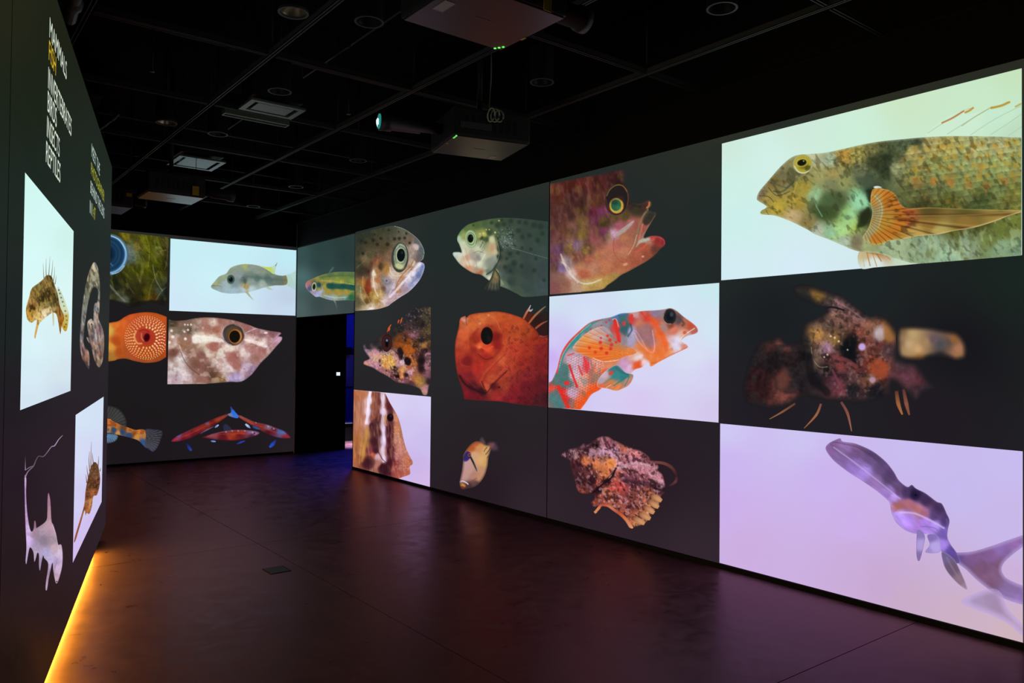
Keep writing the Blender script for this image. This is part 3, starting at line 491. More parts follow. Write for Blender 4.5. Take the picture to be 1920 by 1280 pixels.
T_E = (1010, 510, 4.4139)
p = Pic('R', [(1030,556),(1348.7,530),(1347,789.5),(1028.5,765)],
 '1035,560,cfe2f0 1200,550,cfe8f2 1345,535,c9e9ee 1345,620,d2e6f2 1250,570,d2e8f4 1040,640,d2ccf4 1035,670,ccb0f2 1060,660,d0c0f4 1200,700,d8d4f4 1340,700,d6d0f2 1200,750,d8c8f0 1340,770,d4c8ec 1100,590,d4e0f6 1300,660,d8def4',
 'bright projection of a red and teal darter curving up, centre row of wall', T_E)
f = p.part('fish', '82,1120! 84,912! 112,890 150,802 165,740 190,660 240,580 320,500 420,418 512,388 600,370 680,341 760,335 860,320 960,315 1030,308 1090,297 1140,318 1200,368 1272,420 1310,458 1318,492 1290,512 1222,532 1180,572 1215,592 1236,622 1180,652 1100,690 1000,742 930,782 905,752 850,790 800,806 740,850 650,800 560,862 520,962 440,1012 390,1082 348,1137! 200,1127!',
 '130,1060,507c7c 100,940,e04838 100,1090,d04038 190,980,d83030 220,1050,d83030 160,1080,487070 180,880,54706c 210,820,50706c 240,920,58706c 270,1000,b898b0 290,850,c8a8b8 330,760,b898a8 290,720,c8a0b0 380,900,e0a090 430,900,e06848 460,960,e86030 400,1040,e86028 500,840,e07858 560,780,d88060 400,770,d04048 470,760,d0907c 600,740,d88858 300,560,309090 400,480,48888a 500,420,989098 420,520,d0a8a8 550,430,888c98 590,400,788090 640,360,4878a8 700,360,48687c 700,400,406c6c 710,470,2c5860 720,440,3a6464 770,390,c84840 800,350,c8989c 860,350,c06058 900,380,d04838 960,340,8c7890 1010,330,907c88 960,420,d86040 1040,460,a88078 1000,520,e06838 1050,600,e87038 1000,660,e07038 900,650,e87840 950,720,e88040 850,620,e08048 820,700,e0b8a8 880,480,a07068 860,540,a8787c 920,560,a87880 840,440,c87858 770,490,b0a0c8 760,560,a8a0c0 700,560,90848c 660,540,c06058 640,450,d84038 1120,480,d87860 1100,560,d8a8a8 1090,440,8c4c3c 1160,400,58484c 1200,420,b86848 1260,450,c05038 1290,490,b06058 1230,520,c89888 1180,520,e0b0a0 1140,620,d8d0e0 1200,610,d89080 1080,640,e09060 700,780,c898c0 760,800,d8b0d0 820,780,e05830 1150,560,e0d8e8 330,1110,e05828',
 [('mask','84,1120 84,900 160,800 300,690 520,720 480,960 300,1120',15),('sc',18,-28,0.3,1.4),('nc',60,0.55,0.06,'4c7070',0.6,81,60,2),('mask',None),
  ('p','110,905 165,800 230,760 250,900 210,960 130,930','4c7472',0.75,12),('p','84,1120 90,1010 150,970 200,1060 210,1128','4c7c7c',0.75,10),
  ('s','165,945 200,1030 245,1115',30,'dc3028',0.95,0.7),('s','255,770 285,860 318,950',22,'dc3030',0.95,0.7),('s','330,775 345,815 360,850',18,'d84840',0.9,0.7),('s','375,705 395,770 400,830',24,'d83c3c',0.8,0.6),('e',232,918,24,18,0,'dc3030',0.95,0.2),('s','240,690 290,672',16,'d83c40',0.8),('e',105,960,16,26,10,'e04838',0.9,0.3),
  ('s','440,840 470,760',18,'d85040',0.6),('s','420,720 430,800',8,'e8d0dc',0.5),('s','480,740 490,810',8,'e8d0d0',0.5),('s','530,740 540,790',7,'e8d0d0',0.5),
  ('s','350,1120 420,1010 510,930 550,830',76,'ec5220',0.75),
  ('s','165,810 185,740 215,665 280,575 350,500 440,425 520,388',26,'38888c',0.95,0.6),('s','150,830 165,745 195,662 255,575 330,497 420,415 510,388',20,'e03c30',0.95,0.7),('s','170,790 200,685 265,585 345,500 430,430',5,'e8e4c0',0.7),
  ('d','430,470,9 480,470,9 520,445,9 560,415,10 400,500,9 585,395,9','cc3c44',0.85),('s','630,400 645,470 668,570',34,'dc3430',0.95,0.75),('s','612,395 625,385 645,395 660,450',7,'f0e0e0',0.7),('s','680,350 690,420 720,510',60,'3c6468',0.55),('s','640,355 720,340',22,'3c74b8',0.7),
  ('s','770,360 766,425',32,'d83c38',0.95,0.7),('e',706,425,15,20,0,'c83c3c',0.95,0.25),('s','740,530 770,480 760,430',22,'2c545c',0.7),('s','850,330 880,370 950,410',22,'d84030',0.8),('s','930,380 980,450 1040,560 1060,640',50,'ea5a28',0.6),('p','800,470 860,430 930,440 950,540 930,640 860,570','9c6c70',0.75,18),('s','790,500 840,590 930,665 960,620 940,480',12,'e0b4c0',0.6),('s','770,500 810,490 900,650',9,'d0b8d8',0.5),
  ('p','1090,650 1085,570 1150,520 1180,560 1170,640','dcd4ec',0.55,25),('s','1290,465 1220,510 1165,560',8,'f0e8d8',0.85),('s','1165,560 1180,590 1225,592',7,'e8d8c8',0.8),('e',1208,500,16,14,0,'dc5030',0.8,0.4),('s','1150,370 1200,420 1190,440',30,'50404a',0.7),('s','930,310 1010,320 1020,350',30,'8a7690',0.6),
  ('s','900,740 960,750 1090,690 1230,624',16,'e05c34',0.7),('s','850,620 900,660 1000,690 1100,640',40,'ee7836',0.45),('p','840,770 870,720 920,745 900,790','e8d8ec',0.8,14),('p','770,790 810,740 840,720 850,780 800,806','e2592c',0.7,14),('p','800,700 860,680 850,720 800,730','e8dcec',0.7,12),('n',30,0.08,84),('edge',9,'ecd0d8',0.45)], T=T_E)
p.part('pectoral_fin', '280,632 330,560 420,488 520,448 580,470 640,560 700,602 790,642 802,672 700,702 622,746 520,737 440,712 360,682',
 '320,620,d0966c 300,640,b8a0a0 400,560,e49850 450,620,ec8238 550,650,ea7430 520,520,c0a4a4 600,600,a0786c 660,650,c87440 740,660,e08a50 500,700,e86028 350,650,e49458 450,520,d4a89c 560,480,a898a4 620,540,8c8080 700,620,b08060',
 [('p','300,640 420,590 560,600 700,640 792,652 790,690 620,738 440,706 350,680','e87428',0.8,34),('s','330,600 430,530 540,510 640,600',26,'dc8a4c',0.45),('rays',780,670,60,'f8dcb8',0.25,5),('rays',780,670,60.5,'b03c20',0.3,4),('d','510,582,14 590,562,13 602,602,14 518,632,15 596,634,14 562,670,14 420,626,12 468,664,13 570,526,11 515,545,9 640,580,11','d8342c',0.95),('s','450,712 540,740 640,730 790,705',10,'f4ece8',0.7),('s','350,640 450,670 560,690',30,'ee6828',0.4),('s','290,628 330,562 420,492 520,452',6,'e8d8d8',0.5)], f, T=T_E)
p.part('pelvic_fin', '488,905 520,850 580,800 650,770 720,830 782,848 772,900 740,940 700,962 640,982 560,962 490,950',
 '520,900,b0a0b0 540,850,c8b0c0 640,850,3c8484 700,860,2c7c80 580,920,c87c50 640,950,e08850 740,900,c08870 520,945,e06c40 620,810,407880',
 [('s','740,850 640,860 540,920',22,'30888a',0.8),('s','745,860 680,900 620,940',16,'28787c',0.8),('s','750,865 730,910 712,940',12,'2c7c80',0.8),('s','640,790 690,830 740,850',26,'346c74',0.8),('e',598,835,22,15,-30,'dc4438',0.95,0.3),('s','495,948 560,905 600,890',9,'e8603c',0.9),('s','530,958 600,920',10,'e86038',0.9),('s','610,970 660,930',10,'e06438',0.9),('s','660,978 700,930',8,'e0583c',0.9),('s','735,940 765,895',9,'dc6c50',0.9),('s','560,955 600,930',6,'f4e8e8',0.7),('edge',6,'e8d0d4',0.5)], f, T=T_E)
p.eye(1085, 368, 56, 66, [(1,'4c3c34',0),(0.9,'20242a',0.15),(0.5,'14181e',0.5)], f, 0, T=T_E, ops=[('s','1035,350 1030,390 1060,425 1095,428',8,'d8a878',0.8),('s','1050,320 1035,350',6,'c89878',0.7),('e',1100,350,14,18,0,'50626c',0.6,0.6)])

T_F = (1010, 760, 4.0)
p = Pic('R', [(1028.5,766),(1347,790),(1347.6,1054),(1027,974)], DARK, 'dark projection of a warty pink stonefish with a scalloped fin, lowest in its column', T_F)
f = p.part('fish', '165,372 220,330 300,310 335,285 372,290 430,248 455,235 490,229 530,235 560,258 590,268 640,295 680,310 720,325 760,335 800,360 830,385 850,410 880,420 900,460 895,485 930,520 950,605 930,622 947,650 920,680 905,740 870,785 845,825 800,880 700,915 660,870 600,800 540,765 480,750 420,760 395,745 395,722 420,690 400,662 330,662 288,632 270,560 245,480 225,410',
 '230,360,604850 330,320,84606c 480,260,a87880 430,300,301c20 540,290,986070 350,340,40282c 640,310,b06c58 740,360,c08080 820,400,70484c 480,350,b898b0 560,350,c8a8c0 400,350,a88898 350,410,c07048 440,440,d08050 530,440,e08848 480,410,b07858 300,450,4c2a32 300,540,4c2830 380,500,6c3c40 330,620,a05848 400,560,381c24 450,580,a85c4c 500,520,d88850 520,570,2c161c 450,630,281620 600,440,d0a0b0 700,420,c08898 640,400,a87078 800,460,c8909c 580,520,c07860 560,600,c85c50 620,600,b84840 500,650,b06c4c 450,700,985040 550,700,a86450 650,560,78485c 720,580,683c48 720,650,7c4840 650,700,7c4440 800,580,804c54 860,520,c08c98 920,560,c890a0 880,600,3c2028 900,640,482830 820,650,a06048 870,690,c89070 860,740,c88c60 820,790,c88c58 780,830,c88c54 740,870,c89458 760,740,985c4c 700,760,70403c 660,800,a05840 700,850,b06848',
 [('g',0.98,0.88,0.9),('n',24,0.3,91),('nc',17,0.52,0.05,'2a1218',0.85,92,60,1.5),('nc',16,0.58,0.05,'e4b0b8',0.6,93,60,1.5),('n',9,0.25,94),('s','580,470 545,540 480,590 400,660',20,'1c0c14',0.9),('s','570,480 540,520 480,580',8,'201016',0.9),('p','250,440 300,520 400,560 400,650 330,640 280,570','2c161e',0.4,30),('e',435,297,20,18,0,'1c1014',0.85,0.4),('e',350,330,24,18,20,'2a181c',0.7,0.5),
  ('e',350,415,30,28,0,'d87c48',0.6,0.4),('e',545,435,38,36,0,'ec9048',0.7,0.4),('e',460,460,40,30,0,'e08850',0.5,0.5),('s','590,500 600,600 640,680',40,'c44c44',0.35),('s','600,470 720,430 830,450',30,'d8b0bc',0.5),('s','640,560 760,580 900,600',50,'341c26',0.5),('s','880,560 940,590 900,640',36,'d0a0b0',0.35),('s','870,620 940,640',24,'201016',0.8),('edge',14,'341c22',0.7)], T=T_F)
for l in ('835,672 880,690 922,716','815,712 860,738 900,764','785,752 830,780 866,806','745,802 795,828 838,850','700,840 750,862 795,886'):
    p.ribbon('fin_ray', l, [26,38,42,40,26], '6c3830 c08058 d49a6c d09258', f, T=T_F)
p.ribbon('fin_edge', '425,798 450,770 470,748 520,752 570,785 620,820 660,860 690,905 708,918', [18,22,18,20,22,24,26,28,8], 'e0905c e0845c b85038 d88060 c05038 d87850 e09068 e8a888', f, T=T_F)
p.ribbon('lip', '422,790 432,806', [24,20], 'e09868 d88858', f, T=T_F)
p.ribbon('tail_fin', '870,425 940,434 1000,468 1032,525 1025,572 975,604', [20,24,26,20,24,10], '7c4840 70403a 5c3430 38222a 64383a 38242a', f, T=T_F)
p.eye(435, 297, 15, 13, [(1,'40282c',0),(0.6,'100a0e',0.4)], f, 0, T=T_F)

T_G = (800, 380, 6.4)
p = Pic('R', [(808,399),(1029,341),(1028,556),(808,572)], DARK, 'dark projection of a grey speckled trout facing left, open mouthed, top row of wall', T_G)
f = p.part('fish', '365,430 375,390 410,335 480,270 570,235 700,205 830,185 1000,180 1200,195 1455,226! 1455,1110! 1180,1130 1080,1090 980,1040 880,1000 800,960 740,928 650,865 560,845 480,800 400,740 340,665 312,620 325,592 390,590 416,597 412,560 390,500 370,462',
 '380,430,a8c0a8 400,360,70904c 480,300,5c7040 600,260,4e6238 700,250,4a5e3e 850,220,465a3a 1000,230,445244 1200,230,405046 1400,260,3a4c44 440,400,98a060 430,500,c8d0b0 450,600,d0d0b4 390,620,c8d0c0 350,620,c0d0c8 370,680,c8ccb0 440,720,d0b8a0 480,660,c89c80 520,720,d8d0b8 500,780,c89070 600,820,b09078 650,840,a87050 560,640,a8a090 620,560,c0c8a8 660,480,a8b088 640,400,a0a860 690,380,b0b060 660,420,3c4828 620,660,908c84 680,640,c0c0a8 640,740,d0d4b8 700,760,b0b49c 760,700,8c9484 780,440,c8d0a0 790,540,b89870 820,590,c0b890 820,660,a0a494 770,760,7c8878 720,440,445438 750,360,3c4c34 850,420,48583a 870,560,3c4a40 860,650,303c34 840,780,485448 740,830,6c7868 700,860,a8b098 760,900,b8c0a8 900,320,4c604c 900,440,5c7064 960,460,667870 1000,400,445648 1000,600,405248 1000,800,3a4a44 1200,400,404f47 1200,600,404e4a 1200,800,3e4c46 1400,400,3e5046 1400,600,42544e 1400,800,425050 1400,1000,48585a 1200,1000,42544e 1100,1080,4e5e50 950,980,627060 920,900,526058 880,960,788468 1000,950,3e4e46',
 [('n',50,0.06,101),('mask','880,220 1455,230 1455,1100 950,980',30),('g',0.86,0.86,0.86),('mask',None),('d','780,240,22 850,270,34 905,205,20 925,260,28 1010,215,26 1110,230,26 1190,240,28 1290,270,34 1370,285,34 1100,335,32 980,310,24 1030,380,26 1230,390,28 1150,410,24 1330,450,28 1390,370,28 1050,510,22 960,510,22 890,560,24 1145,540,18 1250,560,22 1000,610,25 1095,600,22 960,670,22 1050,720,34 940,770,24 1140,760,24 1290,810,24 1010,820,18 1410,930,22 1310,670,18 560,270,12','233029',0.65,0.7),
  ('s','1010,540 1150,580 1300,625 1455,668',6,'8c9c88',0.6),('s','730,470 722,560 715,680',9,'b0b070',0.7),('s','835,420 860,520 870,620 840,720',10,'94a878',0.6),('s','850,430 880,560 870,680 800,800 720,860',26,'26302a',0.7),('s','690,440 640,540',12,'2c382c',0.7),('s','660,470 690,500 660,560',8,'38443c',0.7),('s','700,480 690,560 640,600',8,'48524a',0.6),('s','570,600 620,580 680,600',14,'706c68',0.5),
  ('p','745,440 790,400 820,430 845,560 850,620 790,650 730,660 735,540','c4b890',0.45,16),('e',785,545,26,40,0,'b8906c',0.6,0.5),('p','730,680 800,640 840,680 800,760 720,780 700,720','848c80',0.6,18),('s','580,760 640,720 700,620',26,'e0e4cc',0.5),('s','590,780 600,740 570,660',10,'888078',0.5),('s','470,560 490,660 520,760',22,'c49474',0.4),('s','440,560 450,640 500,760',14,'e4e8d8',0.5),('s','590,838 620,840 655,828',14,'c05c2c',0.7),('d','620,835,8 650,825,7 600,828,6','d06030',0.8),('s','340,620 380,600 412,600',12,'dce8e0',0.5),('s','375,400 370,440 392,500 415,570',9,'dce8dc',0.6),('s','320,630 380,720 470,790',10,'dcd4b8',0.4),
  ('d','715,322,7 752,322,7 822,356,11 868,215,8 640,372,9 680,366,9','d8d880',0.9),('mask','860,320 1040,320 1040,560 880,520',25),('nc',8,0.62,0.06,'a8b8a8',0.8,104),('mask',None),('e',748,905,16,24,10,'d4dcc8',0.7,0.5),('s','840,800 860,830',18,'b8b070',0.7),('s','870,900 920,980',20,'94a070',0.5),('edge',14,'33403a',0.5)], T=T_G)
p.part('pectoral_fin', '815,795 870,860 885,930 872,1045 800,1060 690,1040 735,960 770,900', '830,820,8c8450 850,880,84764c 820,930,6c6048 780,1000,44443a 860,1000,3c403a 720,1030,2a302e', [('rays',825,780,40,'b0a06c',0.35,3),('edge',40,'262c2c',0.8)], f, T=T_G)
p.eye(530, 432, 72, 108, [(1,'7c9460',0),(0.9,'a8c098',0.1),(0.72,'587048',0.1),(0.62,'b0c888',0.12)], f, -6, T=T_G, ops=[('s','470,450 490,510 540,532 590,490',12,'b0ccb4',0.7),('s','590,330 606,420 590,500',16,'38482c',0.7),('e',526,428,36,52,0,'0e1614',1,0.1),('e',540,405,9,12,0,'2c4440',0.7,0.5)])

T_H = (800, 560, 5.8182)
p = Pic('R', [(808,573),(1028,557.5),(1027.5,764.5),(808,745.5)], DARK, 'dark projection of a round orange red bigeye with a large black eye', T_H)
f = p.part('fish', '313,470 330,390 352,300 358,240 375,205 420,187 435,206 470,174 560,154 650,147 750,137 860,150 960,178 1050,214 1130,280 1200,350 1245,420 1322,418! 1322,1180! 1180,1165 1000,1150 800,1120 600,1110 410,1096! 392,1000 350,880 323,760 308,600',
 '330,470,b84c30 400,230,d08870 380,260,c05a34 500,180,c05830 700,170,cc6030 850,190,bc5028 1000,240,b44a28 480,270,cc6434 600,220,cc6838 700,240,c05832 400,400,cc5c34 450,500,bc482a 350,600,a83826 540,450,982f20 520,560,962c22 600,560,a83226 650,540,dc4c2c 580,520,d86034 640,640,a02a22 760,420,781d1d 780,500,902220 700,320,983824 840,330,b04424 950,400,a84426 1100,350,a04022 1200,420,902e1e 850,480,bc482c 850,600,b8442c 950,560,b03a2a 1100,560,983122 1250,560,7c2222 440,680,802222 400,760,982c26 550,760,ac2e26 700,740,b03a28 830,660,c05434 900,680,ac3e28 1050,700,8c2a22 1250,700,742022 1100,830,782426 450,850,7c2228 600,870,a02e28 700,880,b84c2e 660,960,bc5036 800,800,a03a2a 380,900,641e22 500,960,4c1a20 600,1010,34161c 720,950,541a1e 430,1040,781b26 560,1070,691a22 760,1060,982b2a 850,950,903626 950,1000,7c2026 1100,950,651b22 1250,950,581a20 900,1100,7c1f28 1050,1100,641a22 1250,1120,441c22 1320,1100,3c181e',
 [('mask','850,330 1000,260 1140,300 1240,420 1322,430 1322,1170 860,1100 800,850',40),('sc',17,-35,0.3,1.2),('nc',30,0.6,0.08,'3c1218',0.4,111),('mask',None),('n',40,0.12,113),
  ('s','560,330 480,440 500,560 600,650 720,640 810,520 800,380',44,'8c2820',0.45),('s','600,240 690,190 760,240 800,330',20,'d07040',0.5),('s','870,440 850,560 760,680 640,800 590,900',44,'c8542f',0.35),('s','640,830 740,720 860,600',20,'8c2c24',0.5),('s','600,900 640,990 660,1020 720,940 840,820 880,780',18,'4a151b',0.8),('s','640,980 740,880 850,760',22,'c85438',0.5),('s','360,840 420,930 520,990 640,1030',34,'2e141a',0.75),('s','370,780 430,870 530,960',14,'8c2a28',0.5),('e',440,680,46,40,-30,'741e1e',0.6,0.5),('s','360,640 380,720 470,740',12,'c04432',0.4),
  ('s','430,190 428,240 440,290',10,'7c3424',0.7),('d','410,235,14 385,215,10 675,178,12 580,270,14','e0a890',0.5),('s','560,600 640,660 720,640',16,'6c1c1c',0.7),('s','590,520 650,552 720,520',26,'ec5430',0.7),('e',580,527,14,14,0,'f08450',0.7,0.6),('e',790,965,14,12,0,'3c1014',0.8,0.5),('n',12,0.05,115),('edge',20,'5c1c1c',0.45)], T=T_H)
p.part('dorsal_fin', '1060,222 1130,140 1200,180 1290,130 1322,150! 1322,410! 1245,418 1200,350 1130,280', '1100,200,50201a 1200,250,2c1a1a 1280,300,301a1c 1300,200,2a201e', [('edge',16,'232626',0.6)], f, T=T_H, lift=0.0008)
for l, c in (('1055,218 1090,150 1115,110 1135,68','b85830 c0684c c8a0a0 b0b0b4'),('1110,120 1135,130 1158,110','a08c94 b8b0bc 90909c'),('1112,270 1180,185 1250,120 1298,82','b05030 a86844 8c6c50 7c8068'),('1185,325 1250,275 1320,240','a04830 94543c 7c4c3c'),('1230,405 1280,415 1322,400','a04038 8c3034 7c2830')):
    p.ribbon('fin_spine', l, [22,24,18,7], c, f, T=T_H)
p.eye(657, 403, 68, 98, [(1,'5c1a18',0),(0.93,'16100f',0.07),(0.5,'101414',0.5)], f, 0, T=T_H, ops=[('e',680,440,20,34,0,'1c2424',0.5,0.7)])

T_I = (640, 720, 4.8)
p = Pic('R', [(663.3,730),(807.5,744),(806.5,913),(661.8,874)], '700,740,e4d4f2 800,755,d6cef4 760,800,d0c4f0 800,830,ccbeee 780,870,ccb6e8 800,905,d4b8ea 740,760,d8d0f4', 'bright projection of a striped brown butterflyfish snout, lower left beside doorway', T_I)
f = p.part('fish', '110,49! 250,63 384,76! 402,95 440,170 480,238 512,300 536,380 562,500 582,570 612,640 640,690 640,722 616,742 622,800 600,820 552,836 512,853! 104,745!',
 '130,90,a85438 180,100,b87050 150,250,c07c68 200,300,c08070 150,400,b07058 130,500,a86030 150,650,984c38 220,450,c08858 200,550,b07838 190,680,a05838 250,600,7c3840 230,700,4c2430 300,90,905040 290,200,a06848 310,300,7c4438 270,370,5c2c34 330,430,6c3838 300,520,4c2028 310,600,4c2028 330,150,6c3438 350,300,703838 240,250,f0dcf4 235,350,d8b0b8 250,150,f0e4fc 215,350,d0988c 375,120,e8dcfc 380,250,e8d0f0 375,400,e0c0d8 370,500,d8b8d0 370,600,d8b0c0 320,650,e0b8c8 385,680,d8a8b8 420,120,a05040 420,200,7c3038 440,300,441824 430,400,4c1c28 440,500,581f2c 430,600,541c2c 440,700,4c1824 400,320,c08058 370,740,3c1820 330,720,b87468 290,640,c06040 410,790,3c1820 480,300,d08868 500,400,c07858 500,500,c48070 490,650,b87070 540,600,c88070 600,680,c07058 560,750,b06858 480,760,a04c48 590,800,a85c50 520,810,a85048 620,700,b86850 470,700,8c3c3c 110,650,a8583c 180,620,c08448',
 [('p','104,49 240,60 205,330 230,420 150,738 104,738','b07050',0.5,20),('s','238,390 215,520 190,690',34,'c48c44',0.7),('s','160,380 140,560 125,720',16,'a85c2c',0.6),('s','190,480 170,600 160,720',12,'d09a58',0.5),('p','285,66 352,72 345,200 335,310 262,335 272,180','84483e',0.75,10),('s','300,70 292,180 275,320',6,'c47c50',0.6),('s','322,70 312,180 300,310',5,'b86c4c',0.6),('s','340,80 334,190 325,300',8,'5c2a2c',0.7),('s','130,60 128,200 118,360',8,'9c5438',0.5),('s','190,62 176,220 160,360',8,'98503c',0.5),('s','262,60 248,150 242,250 225,350',32,'f4e8fc',0.85,0.6),('s','370,76 375,160 380,250 372,330 378,430 385,530 372,600 390,690',38,'ecdcf8',0.7,0.55),('p','395,80 440,170 470,250 470,330 470,450 475,560 480,700 430,800 400,760 410,620 408,500 400,400 410,280 400,180','421622',0.6,14),('p','256,380 280,330 330,300 355,400 350,520 320,620 290,610 265,500','3c1a20',0.6,16),('s','330,80 345,180 330,300',26,'643034',0.5),
  ('n',20,0.14,121,85,5),('nc',16,0.6,0.06,'d8a068',0.4,122,85,5),('mask','470,250 560,480 640,700 560,830 470,700',15),('nc',12,0.56,0.06,'e8b898',0.4,124),('n',12,0.1,125),('mask',None),
  ('s','410,270 395,330 405,370',12,'d8a068',0.8),('s','330,600 360,660 395,700',10,'341420',0.8),('p','180,720 240,640 300,680 290,740 240,770','34141c',0.6,16),('p','340,740 420,700 440,760 430,815 350,790','34121e',0.7,16),('s','620,740 590,745 560,750',5,'6c3430',0.6),('s','380,210 400,212',5,'a86070',0.6),('edge',6,'e0b8c0',0.35)], T=T_I)
p.eye(440, 300, 30, 36, [(1,'2c1018',0),(0.7,'140a10',0.3)], f, 0, T=T_I, ops=[('e',446,288,8,9,0,'4c3844',0.6,0.6)])
p = Pic('R', [(808,746),(1027.5,766),(1026.5,972),(808,915)], DARK, 'dark projection of a small tan triggerfish diving head down, lowest row of wall', T_I)
f = p.part('fish', '1064,892 1070,850 1085,780 1095,690 1098,640 1124,590 1160,545 1210,513 1260,520 1300,545 1345,556 1342,600 1325,660 1315,740 1290,820 1250,882 1200,922 1140,937 1085,943',
 '1215,530,b05c34 1170,570,b0582c 1240,570,cc8c58 1300,600,d0a068 1200,640,d0a078 1260,680,d8a870 1300,700,cca064 1270,780,c08c6c 1240,840,bc8868 1210,900,604440 1150,925,483034 1130,740,c09490 1110,820,c0908c 1150,780,c09288 1190,820,b08070 1100,700,bc9894',
 [('p','1098,650 1128,606 1160,616 1166,655 1130,692 1100,690','2c2466',0.95,6),('s','1100,682 1130,690 1150,672',8,'5038c0',0.7),('p','1155,650 1175,660 1205,730 1222,785 1205,760 1175,700','141a1e',0.95,4),('s','1160,650 1190,690 1225,770',4,'4c50a8',0.6),('s','1085,862 1140,886 1185,865 1220,843',6,'742c1e',0.8),('s','1165,680 1200,750 1225,845',5,'b88870',0.6),('s','1070,880 1090,870 1130,890 1140,900',14,'ece0e8',0.9),('e',1092,912,26,16,10,'d89838',0.8,0.4),('e',1090,928,18,12,10,'8c2c20',0.85,0.4),('s','1284,605 1296,585 1312,568',8,'14181a',0.95),('s','1300,632 1325,600 1343,568',10,'14181a',0.95),('s','1312,662 1328,640',7,'1c1c1e',0.9),('edge',22,'3c2a2c',0.6)], T=T_I)
p.part('tail_fin', '1300,548 1335,515 1390,522 1432,600 1400,612 1345,598', '1320,550,6c4040 1350,550,704850 1390,570,503848 1410,600,2e2830', [('edge',28,'272327',0.85)], f, T=T_I, lift=0.0008)
p.part('dorsal_fin', '1240,515 1262,472 1285,490 1305,545', '1265,490,463c44 1275,520,5c4444', [('edge',16,'272427',0.8)], f, T=T_I, lift=0.0008)
p.eye(1152, 637, 13, 15, [(1,'a8543c',0),(0.6,'281c30',0.3)], f, 0, T=T_I)

T_J = (540, 400, 6.4)
p = Pic('R', [(558,466.5),(664.8,436),(664,586.5),(556.5,594.5)], '560,475,37504f 565,520,4c6a6a 562,580,4c605f 600,460,2c4240 600,490,2d4343 600,570,3a4a4a 640,450,2a3b39 650,480,293a39 650,570,3b4545 620,580,414d4c', 'dim projection of a green and yellow striped fish over the doorway', T_J)
f = p.part('fish', '208,862 225,820 260,798 300,780 350,758 420,733 520,710 640,700 798,703! 798,1046! 700,1040 560,1046 470,1030 380,1000 330,1000 270,952 230,915',
 '220,870,d0907c 250,830,d08068 280,800,a8843c 310,830,707850 350,780,a0a040 400,760,7c9038 500,740,667e40 650,730,6a8640 780,730,6c883e 480,780,8c9c38 650,770,849838 600,810,9cb038 780,820,90a83c 400,820,a8a03c 500,810,c0b048 640,820,c0b840 440,880,b8a838 520,870,26583e 650,870,266042 780,880,2c6846 480,940,b8a03c 600,950,c0a838 700,950,b8a43c 780,950,9c9c40 420,960,a8b070 560,1000,b8c490 500,1010,a0b49c 650,1010,8ca070 760,1010,306640 700,1020,8cb090 380,850,345a40 370,900,8c9848 300,950,c0a8a0 350,980,c0c8c0 260,900,606c68 390,940,d0d0c8',
 [('p','470,838 560,842 680,850 798,868 798,925 680,905 560,905 470,895','225a40',0.85,7),('s','400,805 520,812 650,828 798,856',12,'d4d050',0.8),('p','440,920 560,915 700,920 760,935 700,975 560,975 460,960','c0a434',0.5,14),('s','400,765 520,752 650,745 798,745',26,'52703c',0.5),('s','330,790 380,810 400,830',30,'b08a38',0.5),('s','395,840 410,900 390,980',12,'d0d4c0',0.5),('e',372,860,26,30,10,'2c5440',0.7,0.4),('e',372,915,16,22,10,'c8b448',0.7,0.5),('g',0.84,0.85,1.1),('n',12,0.1,132,80,2),('p','690,1045 740,980 798,940 798,1046','30683c',0.7,18),('s','440,985 560,1010 690,1005',20,'d0dcb8',0.5),('edge',8,'8ca078',0.3)], T=T_J)
p.ribbon('dorsal_fin', '490,712 520,680 548,640', [8,26,36], '506e64 4c6a68 3c5654', f, T=T_J); p.ribbon('pectoral_fin', '555,1040 575,1090 592,1160', [22,14,8], '8c9c8c 5c6c6c 46524f', f, T=T_J)
p.eye(313, 880, 27, 52, [(1,'c8d4b8',0),(0.82,'68784c',0.15),(0.62,'141c14',0.15)], f, 4, T=T_J, ops=[('s','290,900 310,930 335,900',7,'e8ece0',0.7)])

